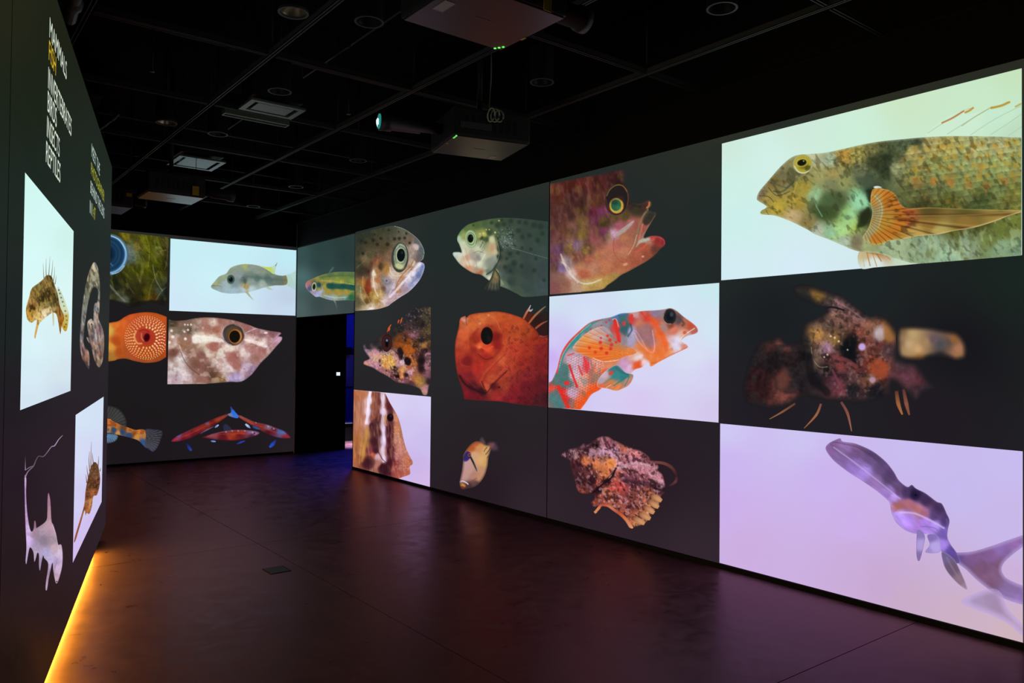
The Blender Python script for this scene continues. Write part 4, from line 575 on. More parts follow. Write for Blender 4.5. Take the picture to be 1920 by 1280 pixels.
p = Pic('R', [(665.5,436),(807.5,399.5),(808,573),(664.5,583.5)], DARK, 'projection of a freckled trout head, top row of wall, right of green striped fish', T_J)
f = p.part('fish', '806,250! 1000,200 1150,165 1270,149 1380,180 1480,240 1570,320 1622,410 1637,480 1620,550 1588,578 1632,602 1637,660 1602,760 1540,850 1450,940 1340,1010 1240,1080 1200,1110 1100,1142 1000,1156 806,1169!',
 '850,300,343a32 950,250,3c4034 1100,200,464634 1250,180,4a4e3e 1400,230,5c5c4c 1000,350,4c4834 1150,300,54503a 1300,300,605848 1450,320,6c5c4c 1550,350,64605c 1600,430,566064 1590,520,64605c 850,450,424234 1000,480,645a42 1150,420,5c4e36 1200,520,785c48 850,600,484834 920,560,806c50 950,700,443224 880,700,423c2e 1060,580,8a5840 1070,700,9c7048 1030,720,e0d0b8 1030,850,d8c0a8 1080,800,a87048 1120,640,463824 1180,680,a87c48 1150,800,82786e 1190,820,88808c 1200,900,a098a0 1150,900,745c4c 960,850,804028 960,920,84341f 920,850,a87038 900,1000,a8905c 860,900,74744c 840,1050,5c5840 950,1050,6c4c28 1000,970,a07838 1050,1000,c0a060 1080,1050,a88448 1100,950,c0a068 980,1120,c0b088 990,1140,e0d0d0 1100,1100,c0a084 1160,1050,d0b8b8 1250,1040,c0a0a0 1300,980,c0a8b0 1400,900,a890a0 1250,950,b098b0 1280,880,c0b8c8 1240,720,d8c8c8 1300,740,c8b098 1400,700,b89878 1500,600,b8a088 1480,450,a08c80 1540,400,c0a8a0 1380,780,b88868 1320,880,b08060 1300,930,a06c40 1450,780,e0d8e0 1500,720,e8e0ec 1580,620,d8d8ec 1610,640,7888b8 1560,740,6c7cac 1480,850,a0a0c4 1420,800,d0c8dc 1520,780,a098b8 1560,560,705c58 1480,660,a87c60 1240,1080,a890a0',
 [('mask','806,245 1270,149 1200,420 1000,640 806,700',60),('g',0.84,0.85,0.84),('mask',None),('n',30,0.14,141),('d','1020,320,22 1115,300,20 1070,370,20 1195,370,24 1280,305,20 1335,300,20 1400,295,18 1460,355,17 1420,240,15 930,350,20 900,480,20 1210,200,14 880,330,18 1040,250,12 1330,220,10','221f1a',0.75,0.5),('s','1028,680 1025,800 1045,920 1080,990',22,'ecdcc4',0.7),('s','1075,560 1065,680 1090,800 1120,950',40,'a87448',0.45),('s','1000,600 980,760 940,880 960,980',60,'4c2c20',0.5),('e',950,880,40,80,10,'8c3a24',0.5,0.6),('s','900,760 900,880 960,1010 1000,1110',22,'b89048',0.5),('s','870,880 880,1000 930,1090 970,1130',20,'c8b890',0.4),('s','820,650 870,610 930,560',8,'84785c',0.6),('e',1180,800,34,34,0,'9c94a0',0.6,0.5),('e',1183,808,10,12,0,'34343c',0.7,0.5),('p','1130,620 1170,560 1230,640 1250,720 1180,760 1140,720','a8783c',0.4,20),
  ('s','1225,650 1240,720 1310,750 1400,720 1480,640 1520,580',26,'e4d4cc',0.6),('s','1500,570 1470,640 1380,730 1320,820 1270,950',16,'8c5434',0.7),('s','1580,600 1500,690 1400,800 1300,920 1220,1000',44,'ece4f0',0.75),('s','1620,640 1570,740 1480,840',26,'6878a8',0.6),('s','1460,650 1490,640',8,'5c3820',0.8),('s','1290,900 1340,840 1420,760',12,'a8683c',0.7),('s','1210,980 1260,880 1290,800',12,'dcd4e4',0.6),('s','1100,1040 1150,1060 1160,1100',16,'e4d0cc',0.6),('s','1090,830 1120,960 1150,1030',10,'e4c890',0.5),('n',12,0.12,143),('e',1530,390,28,28,0,'c8b4b0',0.7,0.5),('r',1545,420,16,14,0,0.5,'d4c4c0',0.6),
  ('s','1280,153 1390,185 1490,245 1575,325 1622,410 1633,480 1615,548',10,'a8b8b4',0.75),('s','1540,320 1600,420 1600,520 1570,560',40,'54646c',0.5),('s','1600,590 1634,640 1600,750 1530,850 1440,935 1330,1005',9,'c4c8e4',0.6),('e',990,1140,22,16,10,'f0e0e0',0.8,0.5),('s','810,260 810,1160',30,'3c3c30',0.3)], T=T_J)
p.eye(1343, 528, 104, 180, [(1,'4c4a40',0),(0.94,'383c38',0.06),(0.8,'4a4c3c',0.06)], f, 3, T=T_J, ops=[('e',1350,515,80,152,3,'87937a',1,0.06),('n',16,0.2,145),('e',1352,505,66,110,3,'5c6450',0.8,0.15),('e',1335,635,56,34,14,'d8dc98',0.7,0.4),('s','1300,420 1340,370 1400,400',18,'b0c8b0',0.6),('e',1352,500,58,92,2,'b8c4a0',1,0.08),('e',1356,500,50,79,2,'0a1214',1,0.06),('s','1300,560 1330,600 1390,580',8,'e4e8c8',0.6),('e',1368,470,12,18,0,'243438',0.8,0.6)])

T_K = (540, 560, 6.4)
p = Pic('R', [(664.5,584),(808,574),(807.5,743),(663.5,729.5)], DARK, 'dark projection of a black, pink and orange blotched sculpin facing left, centre row', T_K)
f = p.part('fish', '903,560 925,543 946,580 990,530 1050,488 1100,460 1130,420 1200,398 1270,350 1340,288 1420,180 1490,120 1560,100 1713,95! 1713,1000! 1690,1060 1672,1150 1620,1152 1580,1085 1500,1050 1400,1022 1300,1002 1200,935 1100,882 1020,832 940,802 903,782 915,745 975,716 940,662 905,602',
 '920,580,5c5060 960,590,2c282c 1050,530,2a282a 1100,600,262324 1180,470,3a2220 1200,560,3a1e1c 1180,640,8c7078 1260,420,2a2828 1350,350,282628 1450,220,2c282c 1500,160,302c30 1600,130,3a3630 1690,130,5a4e38 1650,250,484032 1690,400,58482e 1600,300,262220 1550,300,302828 1500,400,503838 1500,430,8c5868 1400,450,5c3424 1330,480,703c1c 1340,560,90481c 1450,520,8c4820 1420,620,a8541c 1480,600,a0501c 1460,680,9c4c20 1530,540,54341c 1600,500,2c2420 1640,560,a87040 1690,560,503c28 1560,680,5c3430 1600,750,20171a 1650,620,2c1c1c 1680,680,b07888 1650,800,9c6870 1600,850,3c2024 1340,640,2a1a1c 1360,700,201416 1430,750,201416 1000,680,c89090 950,620,a07c90 980,720,b88898 930,760,c88080 1060,640,c08898 1060,720,d0a080 1100,700,c89078 1150,720,d8a058 1230,720,e0a848 1260,780,e09c38 1180,800,d08c40 1060,800,b07890 1130,850,a06870 1220,890,885058 1300,700,b07c98 1280,830,301c20 1320,780,c898b0 1370,760,d0a8b8 1380,850,c88440 1360,920,c87838 1310,930,281418 1420,910,40242c 1460,880,c088a0 1450,820,a85c40 1520,760,a85c28 1400,980,804858 1300,960,70404c 1530,880,9c604c 1500,960,9c5c48 1560,960,a8743c 1600,1000,9c7440 1480,1020,54343c 1450,1060,2c2428 1660,1080,b07880 1630,1130,b88878 1690,900,7c5060 1700,990,302428',
 [('n',26,0.2,151),('mask','960,620 1500,640 1500,960 1300,990 920,800',20),('nc',16,0.56,0.05,'f0d0b8',0.5,152,70,1.8),('mask',None),('mask','1300,150 1713,100 1713,900 1500,700 1330,420',40),('nc',44,0.53,0.06,'1e191a',0.7,153),('nc',16,0.7,0.04,'b8a8b4',0.5,154),('mask',None),('e',1435,750,40,52,-20,'1c1014',0.95,0.2),('e',1350,650,34,70,-12,'241617',0.9,0.3),('e',1283,830,18,26,-20,'241418',0.95,0.25),('e',1312,930,28,20,20,'221216',0.95,0.25),('e',1418,912,18,22,0,'301a20',0.9,0.3),('e',1100,745,14,22,0,'3c2430',0.8,0.4),('d','1180,860,10 1250,885,10 1105,800,10 1490,685,12 1410,500,16 1235,930,9','2a161a',0.85),('e',1230,740,60,50,0,'eeb44c',0.2,0.7),('mask','1150,660 1330,680 1300,840 1130,820',16),('nc',14,0.5,0.05,'9c5c30',0.6,156),('nc',12,0.58,0.05,'fce8b0',0.7,157,80,2),('mask',None),('e',1440,600,50,90,-15,'b85e1e',0.45,0.6),('e',1600,750,44,110,5,'1a1215',0.7,0.4),('e',1540,980,30,60,-30,'d09038',0.4,0.7),
  ('s','905,575 910,552 930,547 942,572',7,'a890b8',0.8),('s','905,600 930,650 970,700',7,'b898c0',0.8),('s','1390,660 1380,720 1400,770',9,'d0a4c0',0.7),('s','905,770 930,790 980,800',14,'d88878',0.5),('n',7,0.2,155),('edge',16,'2a2629',0.75)], T=T_K)
for l in ('1188,402 1210,350 1238,308','1205,392 1225,350','1318,296 1332,250','1345,302 1358,260 1372,224'): p.ribbon('fin_spine', l, [10,16,8], '9c3c24 e06434 d85c30', f, T=T_K)
p.eye(1186, 530, 62, 106, [(1,'2a1a1a',0),(0.85,'40201c',0.12),(0.5,'2a1412',0.4)], f, 4, T=T_K, ops=[('e',1187,535,15,46,0,'08080a',1,0.15),('e',1187,500,11,14,0,'5c90d0',1,0.4),('s','1140,612 1165,642 1195,645 1222,618',6,'b8a8b8',0.9),('e',1180,660,60,16,0,'1a1012',0.6,0.4)])
# ------------------------------------------------------------------ back wall pictures
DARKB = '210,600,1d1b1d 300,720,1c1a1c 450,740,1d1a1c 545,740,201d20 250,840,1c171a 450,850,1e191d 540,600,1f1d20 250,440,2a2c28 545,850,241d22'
Pic('B', None, DARKB, 'dark glowing sheet painting faint projector light over the back wall behind all its pictures', (0, 0, 1), name='painted_glow_field', lift=0.002,
    rect=((-2.0, YB-0.002, 0), (XR-0.016, YB-0.002, 0), 0.03, ZT))  # back wall's faint projector light, painted as an emissive sheet
T_L = (180, 400, 4.8); T_M = (180, 620, 4.8)
p = Pic('B', [(106,422),(317.5,443),(314.5,580),(104,572)], DARKB, 'projection of an olive fish close-up with a huge blue eye, partly behind left wall', T_L)
f = p.part('fish', '-300,118! 200,168! 655,214! 640,640! 634,828 500,800 400,832 300,852 200,803 120,790 -300,770!',
 '150,180,3c3a18 260,200,807018 350,300,908038 450,230,686810 550,250,585c14 620,220,44401c 330,250,5c5a24 300,330,607078 350,400,60706c 400,420,5c6420 480,350,6c7014 560,330,84883c 620,330,48401c 640,450,302c18 560,450,5c6010 450,500,64680c 330,500,585c14 300,550,5a5c1c 250,600,343818 200,600,242a18 180,680,2c2e20 200,720,4c4e3c 250,780,60685c 300,700,302c1c 400,650,403c18 400,720,302c14 450,700,5c5818 470,760,6c5c18 530,780,6c4418 560,620,585c34 590,690,50604c 620,700,283028 600,780,242c24 540,560,505414 350,800,242014 130,250,202c34 120,700,3c4038 -100,300,5c5c1c -100,600,2c3018',
 [('g',0.76,0.76,0.7),('n',40,0.28,161,60,2),('nc',40,0.6,0.07,'a09c3c',0.35,162,70,3),('s','300,250 360,330 420,470 400,600',30,'6c7034',0.4),('s','450,200 480,330 470,480',14,'8c8c34',0.45),('s','520,240 560,330 630,330',16,'8c8c44',0.4),('nc',26,0.6,0.08,'282a10',0.6,163,50,2),('s','510,460 540,600 600,700',8,'94a08c',0.6),('s','120,640 190,720 260,790',26,'7c8470',0.6),('s','270,590 300,660 340,720',8,'6c6c40',0.5),('s','600,230 640,300 640,420 620,500',12,'7c7448',0.4),('s','560,520 500,640 470,780',16,'7c7430',0.4),('s','640,660 590,700 540,780',14,'6c786c',0.5),('e',300,360,50,90,0,'64747c',0.5,0.6),('n',10,0.2,164),('s','120,800 300,830 420,810 640,800',70,'181612',0.75),('edge',30,'1a1818',0.8)], T=T_L)
p.eye(112, 370, 180, 188, [(1,'486068',0),(0.93,'5c88a8',0.06)], f, 0, T=T_L, step=None) if False else p.part('eye', '292,370 268,276 202,208 112,182 22,208 -44,276 -68,370 -44,464 22,532 112,558 202,532 268,464', '112,370,486068',
 [('e',112,370,176,182,0,'4c6878',1,0.05),('e',112,370,166,172,0,'80b0d8',1,0.03),('e',110,368,150,160,0,'244c70',1,0.05),('e',108,366,140,150,0,'163450',1,0.1),('r',104,366,110,118,0,0.12,'2c5474',0.4),('r',104,366,80,86,0,0.12,'284c6c',0.4),('e',95,366,64,70,0,'0a1826',0.8,0.5),('s','135,200 210,240 262,320',10,'b8dcf4',0.7),('s','255,470 210,525 140,545',12,'a8d4f4',0.8),('s','130,450 150,470',12,'4c84c0',0.7)], f, T=T_L, lift=0.0022)
p = Pic('B', [(320,445.8),(556,470.4),(553,592),(317,581.7)], '330,455,c6eef4 550,480,c0ebf4 330,570,d0e8f6 450,470,c6eef6 450,580,cfe8f4 545,580,c4dcee 540,560,c0d0e4 400,520,ccf0f8 520,585,c8d8ee', 'bright projection of a small silver cichlid on pale blue, top row of back wall', T_L)
f = p.part('fish', '1034,655 1060,620 1110,565 1170,540 1210,490 1270,465 1340,454 1420,460 1500,480 1580,520 1620,550 1680,560 1714,560 1716,640 1600,650 1500,672 1400,702 1330,716 1220,722 1140,714 1080,692 1045,675',
 '1050,650,8c9c90 1080,640,a0a078 1110,600,90a084 1140,560,98a488 1200,520,8a9686 1280,480,8a9a8a 1380,480,8a968e 1350,470,a0a870 1500,510,869282 1580,540,768678 1150,640,9cb0b4 1100,680,94acb0 1250,640,7c9094 1250,690,a0b8c4 1180,690,9cb4bc 1330,690,a8bcc4 1330,590,5c6c68 1290,560,8a9696 1400,560,6e8278 1450,580,5a726c 1550,590,566e66 1650,600,64766a 1705,600,7c7858 1400,620,8a9a92 1500,640,a0b0a8 1400,680,b4c8cc 1350,660,a8945c 1450,520,869288',
 [('n',24,0.07,171),('sc',14,0,0.05,1.4),('s','1045,650 1090,650 1130,660',6,'505c48',0.7),('s','1060,632 1090,640',10,'b0a868',0.7),('s','1320,570 1345,610 1335,670',10,'4c5850',0.5),('e',1340,610,16,22,0,'46504a',0.6,0.5),('s','1340,640 1350,690',12,'b09450',0.5),('s','1360,565 1480,580 1620,595 1712,600',30,'50645c',0.4),('s','1712,575 1714,635',14,'8c7850',0.6),('s','1200,660 1260,680 1290,640',8,'94acb4',0.5),('s','1230,480 1340,456 1440,465',8,'b4b868',0.5),('edge',7,'c0dcdc',0.4)], T=T_L)
p.part('dorsal_fin', '1390,460 1480,475 1560,482 1610,464 1632,440 1618,490 1602,545 1560,520 1490,482', '1450,475,b8c870 1560,500,c0d460 1600,480,bcdcc0 1620,455,94a88c', [('s','1615,475 1632,445',4,'708070',0.6)], f, T=T_L)
p.part('tail_fin', '1712,562 1760,540 1798,512! 1796,690! 1750,665 1714,640', '1730,600,b4d4c4 1780,560,b8dcd4 1780,650,b0d4d4', [('rays',1690,600,60,'94b8a8',0.4,2)], f, T=T_L, lift=0.0008)
p.ribbon('pelvic_fin', '1350,700 1385,745 1418,782', [22,14,4], 'b8b878 b0c49c c0dce0', f, T=T_L); p.ribbon('anal_fin', '1530,662 1560,675 1592,690', [12,18,6], 'b8ccb0 b8d4a8 c4e0dc', f, T=T_L)
p.eye(1214, 593, 36, 43, [(1,'5c7874',0),(0.84,'344844',0.15),(0.66,'485c54',0.1),(0.54,'0c1414',0.12)], f, 0, T=T_L, ops=[('e',1205,578,6,7,0,'5c7470',0.7,0.5)])
p = Pic('B', [(104,573),(314.5,581),(312,722),(102,727)], DARKB, 'dark projection of an orange lamprey sucker mouth with rings of teeth', T_L)
f = p.part('fish', '-330,1060! 112,985 200,968 260,930 320,905 440,889 540,897 636,930! 630,1292! 560,1331 450,1344 350,1328 270,1307 200,1311 108,1331 -330,1345!',
 '120,1050,d8a848 130,1200,d0923a 180,1000,d8742c 180,1150,b04c1c 220,1050,d05c24 220,1250,a84c1e 300,940,c85424 440,910,c85820 560,920,bc541e 260,1000,d4642c 350,1000,c04a2c 450,1000,b84826 550,1020,b84a1e 450,1100,a8341f 340,1150,c05430 550,1150,ac3418 450,1250,a83c18 350,1250,b04622 600,1250,b04418 300,1310,a0502c 450,1330,9c5024 560,1310,98481f 130,1300,a87430 -100,1200,d0a048',
 [('n',40,0.08,181),('e',455,1115,205,205,0,'b8502a',0.45,0.2),('s','230,960 225,1100 240,1240',40,'c85a24',0.4),('e',440,1110,90,80,0,'9c1c20',0.4,0.6),('s','360,1060 345,1110 370,1165 410,1170',22,'e8a060',0.85),('s','410,1080 410,1120 430,1145',16,'c88870',0.7),('s','390,1060 430,1045 480,1065',14,'8c1418',0.7),('edge',16,'903c18',0.5)], T=T_L)
def teeth():
    V, Q = [], []; x0, y0, k = T_L
    for ring, (r, n, s_) in enumerate(((92,20,10),(116,25,9),(138,31,8),(157,38,7),(174,46,6),(189,54,5))):
        for i in range(n):
            th = 2*math.pi*i/n+ring*0.16; x = 455+r*1.02*math.cos(th); y = 1118+r*math.sin(th)*1.02
            if x > 626 or (ring == 0 and 1.9 < th % (2*math.pi) < 4.4): continue
            b = len(V); ca, sa = math.cos(th), math.sin(th)
            for q in range(8):
                u, v = s_*1.25*math.cos(q*math.pi/4), s_*0.85*math.sin(q*math.pi/4); V.append((x+u*ca-v*sa, y+u*sa+v*ca))
            Q += [(b, b+1, b+2, b+3), (b, b+3, b+4, b+7), (b+4, b+5, b+6, b+7)]
    V = np.array(V); Pw = unproj(x0+V[:, 0]/k, y0+V[:, 1]/k, 'B', p.lift+0.0022)
    c = idw(V[:, 0], V[:, 1], '300,1150,e8a868 450,930,e0a070 600,1100,e8b080 450,1290,e0a058 520,1110,f0c490 300,1000,dc9058')
    o = col_mesh('teeth', Pw, p.orient(Pw, np.array(Q)), c, M_FISH, f, p.o); o['kind'] = 'stuff'
teeth()
p.eye(457, 1116, 30, 42, [(1,'741018',0),(0.75,'34080e',0.2)], f, 12, T=T_L, name='mouth')
p = Pic('B', [(317,583),(553,593),(552.5,718),(314.3,720.5)], DARKB, 'projection of a brown and white blotched snapper head, back wall centre row', T_L)
f = p.part('fish', '655,950! 700,965 800,960 880,945 980,935 1100,940 1250,963 1370,1000 1450,1030 1560,1055 1650,1068 1666,1082 1645,1102 1674,1112 1670,1142 1620,1200 1560,1270 1530,1300 1480,1350 1400,1450 1310,1512 1200,1516 1000,1533! 643,1536!',
 '690,1000,4c4434 700,1050,887868 800,1000,806a5c 850,1050,6c5648 900,980,987c70 980,960,b88c80 1050,980,d8c0b8 1130,960,a87870 1250,1000,a8746c 1350,1030,a06c68 1000,1030,b07c70 1080,1050,a87060 900,1120,f0e8dc 980,1140,f0e8d8 1050,1120,e8d8cc 830,1130,a0786c 800,1180,a07860 680,1130,b08878 700,1250,744c42 680,1180,d0b8b0 760,1300,e0d8e0 700,1400,d8d0d8 700,1500,c8b0c0 780,1470,e0d0e0 860,1260,946c60 900,1350,80584c 960,1280,8c6058 880,1200,a07c6c 1060,1200,a86c5c 1010,1250,e8d8cc 1130,1250,e8dcd4 1200,1200,ece0d8 1120,1350,e8d8d8 1240,1290,a86c64 1260,1370,a07068 1200,1400,e0d0d8 1350,1250,ecd8dc 1420,1180,a87870 1500,1220,b07878 1400,1130,f0d8d8 1500,1160,f0e0e0 1400,1080,b08088 1500,1080,9c7074 1600,1080,906878 1640,1130,d8a8c8 1580,1150,b08088 1560,1220,b89898 1430,1300,b08480 1350,1400,c8b0d0 1250,1470,b8a8e0 1400,1420,987c9c 1000,1400,805850 1050,1450,644438 960,1480,a0746c 1100,1500,947048 1180,1080,d8b8b8 1150,1150,d0b0a8',
 [('g',0.94,0.92,0.89),('n',36,0.1,191),('nc',44,0.56,0.05,'f0e4dc',0.4,192),('nc',40,0.58,0.05,'8c5448',0.4,193),('p','870,1100 930,1095 1060,1110 1160,1140 1130,1160 1000,1150 880,1170','f6eee4',0.8,12),('p','1340,1130 1420,1140 1530,1175 1540,1210 1440,1180 1350,1150','f8e8e4',0.8,9),('p','990,1180 1060,1160 1110,1190 1080,1240 1010,1220','a8645a',0.7,12),('p','1170,1250 1230,1260 1300,1360 1280,1410 1210,1370 1170,1310','a86a62',0.65,14),('p','1340,1180 1420,1190 1510,1270 1480,1290 1400,1260 1340,1220','ae7670',0.6,12),
  ('d','800,1000,8 826,1002,7 855,1000,8 680,1055,12 690,1110,14 828,1048,10 805,1128,13 660,1160,14 795,1065,8','f4ece4',0.85),('s','1345,1075 1420,1042 1460,1030',6,'dcd8f0',0.8),('s','765,1250 800,1330 860,1400 930,1450',12,'5c3c34',0.6),('s','1030,1390 1090,1460 1170,1505',14,'70503c',0.6),('s','750,1180 780,1260 830,1290',7,'f0d8b8',0.5),('e',1528,1074,18,10,0,'f4dce8',0.9,0.4),('s','1540,1220 1600,1160 1668,1110',16,'d8a8cc',0.6),('s','1490,1240 1550,1200 1640,1105',5,'6c4450',0.5),('s','1200,1505 1320,1490 1420,1400 1500,1320',16,'8878a4',0.45),('n',12,0.1,194),('edge',12,'4c3c40',0.55)], T=T_L)
p.eye(1236, 1090, 104, 102, [(1,'9c7c78',0),(0.93,'3c342e',0.05),(0.72,'544436',0.3)], f, 0, T=T_L, ops=[('s','1150,1020 1136,1090 1170,1160 1220,1185',10,'d4c4cc',0.8),('s','1145,1070 1160,1140 1190,1160',16,'605870',0.7),('s','1250,1000 1310,1030 1335,1090',10,'c8b0b0',0.5),('e',1252,1106,66,72,0,'5c3a1c',1,0.08),('e',1254,1108,60,66,0,'a86c38',1,0.08),('s','1270,1160 1305,1120 1300,1070',8,'e8a868',0.6),('e',1248,1108,49,56,0,'14100c',1,0.08)])
p = Pic('B', [(102,728),(312,723),(309.5,862),(100,879)], DARKB, 'dark projection of an orange and blue fish tail, half hidden by left wall', T_M)
f = p.part('fish', '-300,770! 95,790 140,805 210,840 270,862 350,890 440,893 446,1000 440,1042 380,987 300,960 200,936 95,916 -300,900!',
 '130,830,c06c2e 180,860,b86628 250,880,60402a 300,890,c87434 350,920,985824 400,910,cc7432 110,880,c88044 160,890,2a4464 235,910,284468 200,920,c88844 300,940,2a446c 370,950,c08444 410,960,b0743a 420,1000,304870 -100,840,c87434',
 [('nc',34,0.55,0.06,'5c2c18',0.6,201),('e',162,892,18,24,0,'2c4870',0.8,0.4),('e',236,912,16,22,0,'2a4670',0.8,0.4),('e',302,938,20,16,0,'2a4a78',0.8,0.4),('e',110,890,12,16,0,'2c4870',0.7,0.4),('e',420,1000,20,40,-20,'34548c',0.7,0.5),('sc',14,10,0.12,1.3)], T=T_M)
p.part('dorsal_fin', '-100,690! 95,676 150,680 210,708 260,770 277,830 262,872 200,842 120,812 -100,770!', '120,740,343432 200,780,38383a 250,840,30302e', [('rays',60,880,44,'6c706c',0.45,4),('edge',20,'232223',0.7)], f, T=T_M, lift=0.0008)
p.part('tail_fin', '438,893 520,887 597,905 582,980 552,1050 512,1087 470,1062 430,1030', '460,950,34343a 520,950,34323a 570,920,2e2c34 500,1050,3c3c4a', [('rays',400,960,46,'8c8c90',0.45,4),('s','440,895 520,890 590,900',10,'304c7c',0.5),('s','430,1030 470,1060 510,1080',10,'34548c',0.6),('edge',14,'262428',0.5)], f, T=T_M, lift=0.0008)
p.part('anal_fin', '-60,920! 95,922 190,935 186,980 140,1006 60,1012 -60,1000!', '100,940,4878a8 160,960,48708c 140,990,485c74', [('rays',90,880,40,'a8c4dc',0.6,4),('edge',14,'2c3440',0.6)], f, T=T_M, lift=0.0008)
p = Pic('B', [(314,722),(552.5,719.5),(552.3,843),(311,860)], DARKB, 'dark projection of three thin neon red and blue fish, lowest on back wall', T_M)
f1 = p.part('fish', '680,985 720,950 780,920 940,845 1060,790 1170,750 1186,765 1090,832 980,902 860,962 760,992 692,999', '700,985,a83044 740,950,8c4060 800,930,943038 900,880,8c2c28 1000,840,a03820 1100,790,a8402a 1170,758,b85840 900,930,701c22 800,970,7c1c28 1050,840,702018',
 [('s','720,950 800,915 900,860',10,'9c7088',0.6),('s','700,985 850,925 1000,850 1170,760',9,'d04830',0.6),('e',748,940,24,12,-30,'7888c8',0.6,0.5),('e',1000,832,16,12,0,'5c7cd0',0.7,0.5),('n',16,0.2,211,-25,3),('g',0.86,0.82,0.9),('edge',14,'341420',0.6)], T=T_M)
f2 = p.part('fish', '958,958 1030,930 1150,900 1270,887 1390,895 1450,905 1472,920 1440,942 1380,960 1250,987 1100,982 1000,967', '980,958,8c2c34 1050,935,8c4850 1200,915,94443c 1300,910,a83c28 1400,910,a07898 1440,915,b080a0 1300,950,702024 1150,960,741c24 1400,945,50283c 1220,940,b03c20',
 [('s','1000,950 1120,915 1270,895 1400,900',8,'b08c9c',0.6),('s','990,958 1150,930 1300,925 1390,930',9,'d44c2c',0.6),('d','1170,908,7 1280,900,7 1340,900,6 1410,912,9 1225,900,6','d8c8e8',0.8),('e',1425,922,7,7,0,'14101c',0.9,0.4),('n',16,0.2,212,-5,3),('g',0.86,0.82,0.9),('edge',14,'301220',0.55)], T=T_M)
f3 = p.part('fish', '1275,768 1300,760 1420,815 1540,843 1640,880 1700,905 1747,950 1735,967 1640,962 1540,927 1420,862 1320,802', '1290,768,b86848 1380,810,a84830 1480,840,a03c2c 1560,860,a08090 1600,890,7c3040 1660,900,5c78b0 1720,940,a03038 1550,920,681c24 1450,870,8c3024',
 [('s','1300,768 1420,820 1540,848 1640,885',8,'b894a4',0.6),('s','1300,778 1420,840 1550,890 1700,945',9,'d44c34',0.6),('e',1690,915,24,14,30,'5c80c8',0.8,0.5),('d','1600,880,7 1550,860,7 1440,826,7','d8d0ec',0.8),('n',16,0.2,213,25,3),('g',0.86,0.82,0.9),('edge',14,'301220',0.5)], T=T_M)
p.part('tail_fin', '1208,678 1222,690 1250,725 1282,765 1270,787 1200,768 1186,748 1214,732', '1215,690,284880 1240,735,2c6cdc 1265,770,3c70d8 1205,755,6c7ca0', [('edge',6,'283870',0.5)], f3, T=T_M)
p.part('fin', '1142,880 1150,840 1180,838 1225,890 1160,905', '1160,870,2a2c48 1200,890,302c40', [('edge',12,'1e1a20',0.7)], f2, T=T_M, lift=0.0008)
for l, wd, c, pf in (('1070,870 1104,845',[10,20,8],'5870c0 b8c8f0',f1),('1345,838 1390,876',[14,24,6],'a8c0f0 b8d0f0 4868b0',f3),('1410,860 1475,885',[16,26,6],'304878 3858a0',f3),('1034,992 1078,996',[10,18,6],'5078c8 88b0f0',f2),('818,1010 838,1050 858,1078',[14,30,18],'181c48 24348c 2c44b0',f1),('1618,985 1590,1020 1562,1048',[12,36,16],'1c2c80 2448b8 2c54cc',f3),('1340,990 1300,1004 1266,1018',[10,18,6],'283c9c 3040a8 222f80',f2),('940,925 1000,890 1060,862',[8,14,6],'50344c 705878 504464',f1)):
    p.ribbon('fin', l, wd, c, pf, T=T_M)

# ------------------------------------------------------------------ left wall: dark field, three pictures on it, three more fish
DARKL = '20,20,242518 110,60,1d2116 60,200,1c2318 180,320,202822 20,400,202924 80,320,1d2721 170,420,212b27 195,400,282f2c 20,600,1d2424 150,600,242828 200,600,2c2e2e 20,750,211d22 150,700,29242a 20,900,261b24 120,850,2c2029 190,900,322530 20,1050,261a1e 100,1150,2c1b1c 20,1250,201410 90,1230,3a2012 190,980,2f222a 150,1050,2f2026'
bd = Pic('L', None, DARKL, 'dark glowing sheet painting faint projector light over the angled left wall behind words and fish', (0, 0, 1), name='painted_glow_field', lift=0.002, rect=(np.array(Lw(3.302, 0, -0.002)), np.array(Lw(8.236, 0, -0.002)), 0.095, 3.475))  # left wall's faint projector light, painted as emission
Pic('L', None, DARKL, 'dark blank sheet painting faint projector light on the nearest panel of left wall', (0, 0, 1), name='painted_glow_field', lift=0.002, rect=(np.array(Lw(1.2, 0, -0.002)), np.array(Lw(3.292, 0, -0.002)), 0.095, 3.475))
T_N = (0, 300, 3.2); T_O = (0, 680, 3.2); T_P = (0, 940, 3.7633)
p = Pic('L', [(48.4,317),(139,440),(131,731),(36.5,772)], '55,340,d0f8f0 90,400,d4f8f4 130,445,d0f4ec 60,480,d8faf8 60,560,d8faf8 125,560,dcf6f6 70,640,daf4fa 60,700,d6ecf6 45,760,d4e4f2 125,700,d6e6ee 120,740,ccdaea 90,630,d8f0f4', 'bright projection of a tan barred blenny on white, on angled left wall', T_N, lift=0.005)
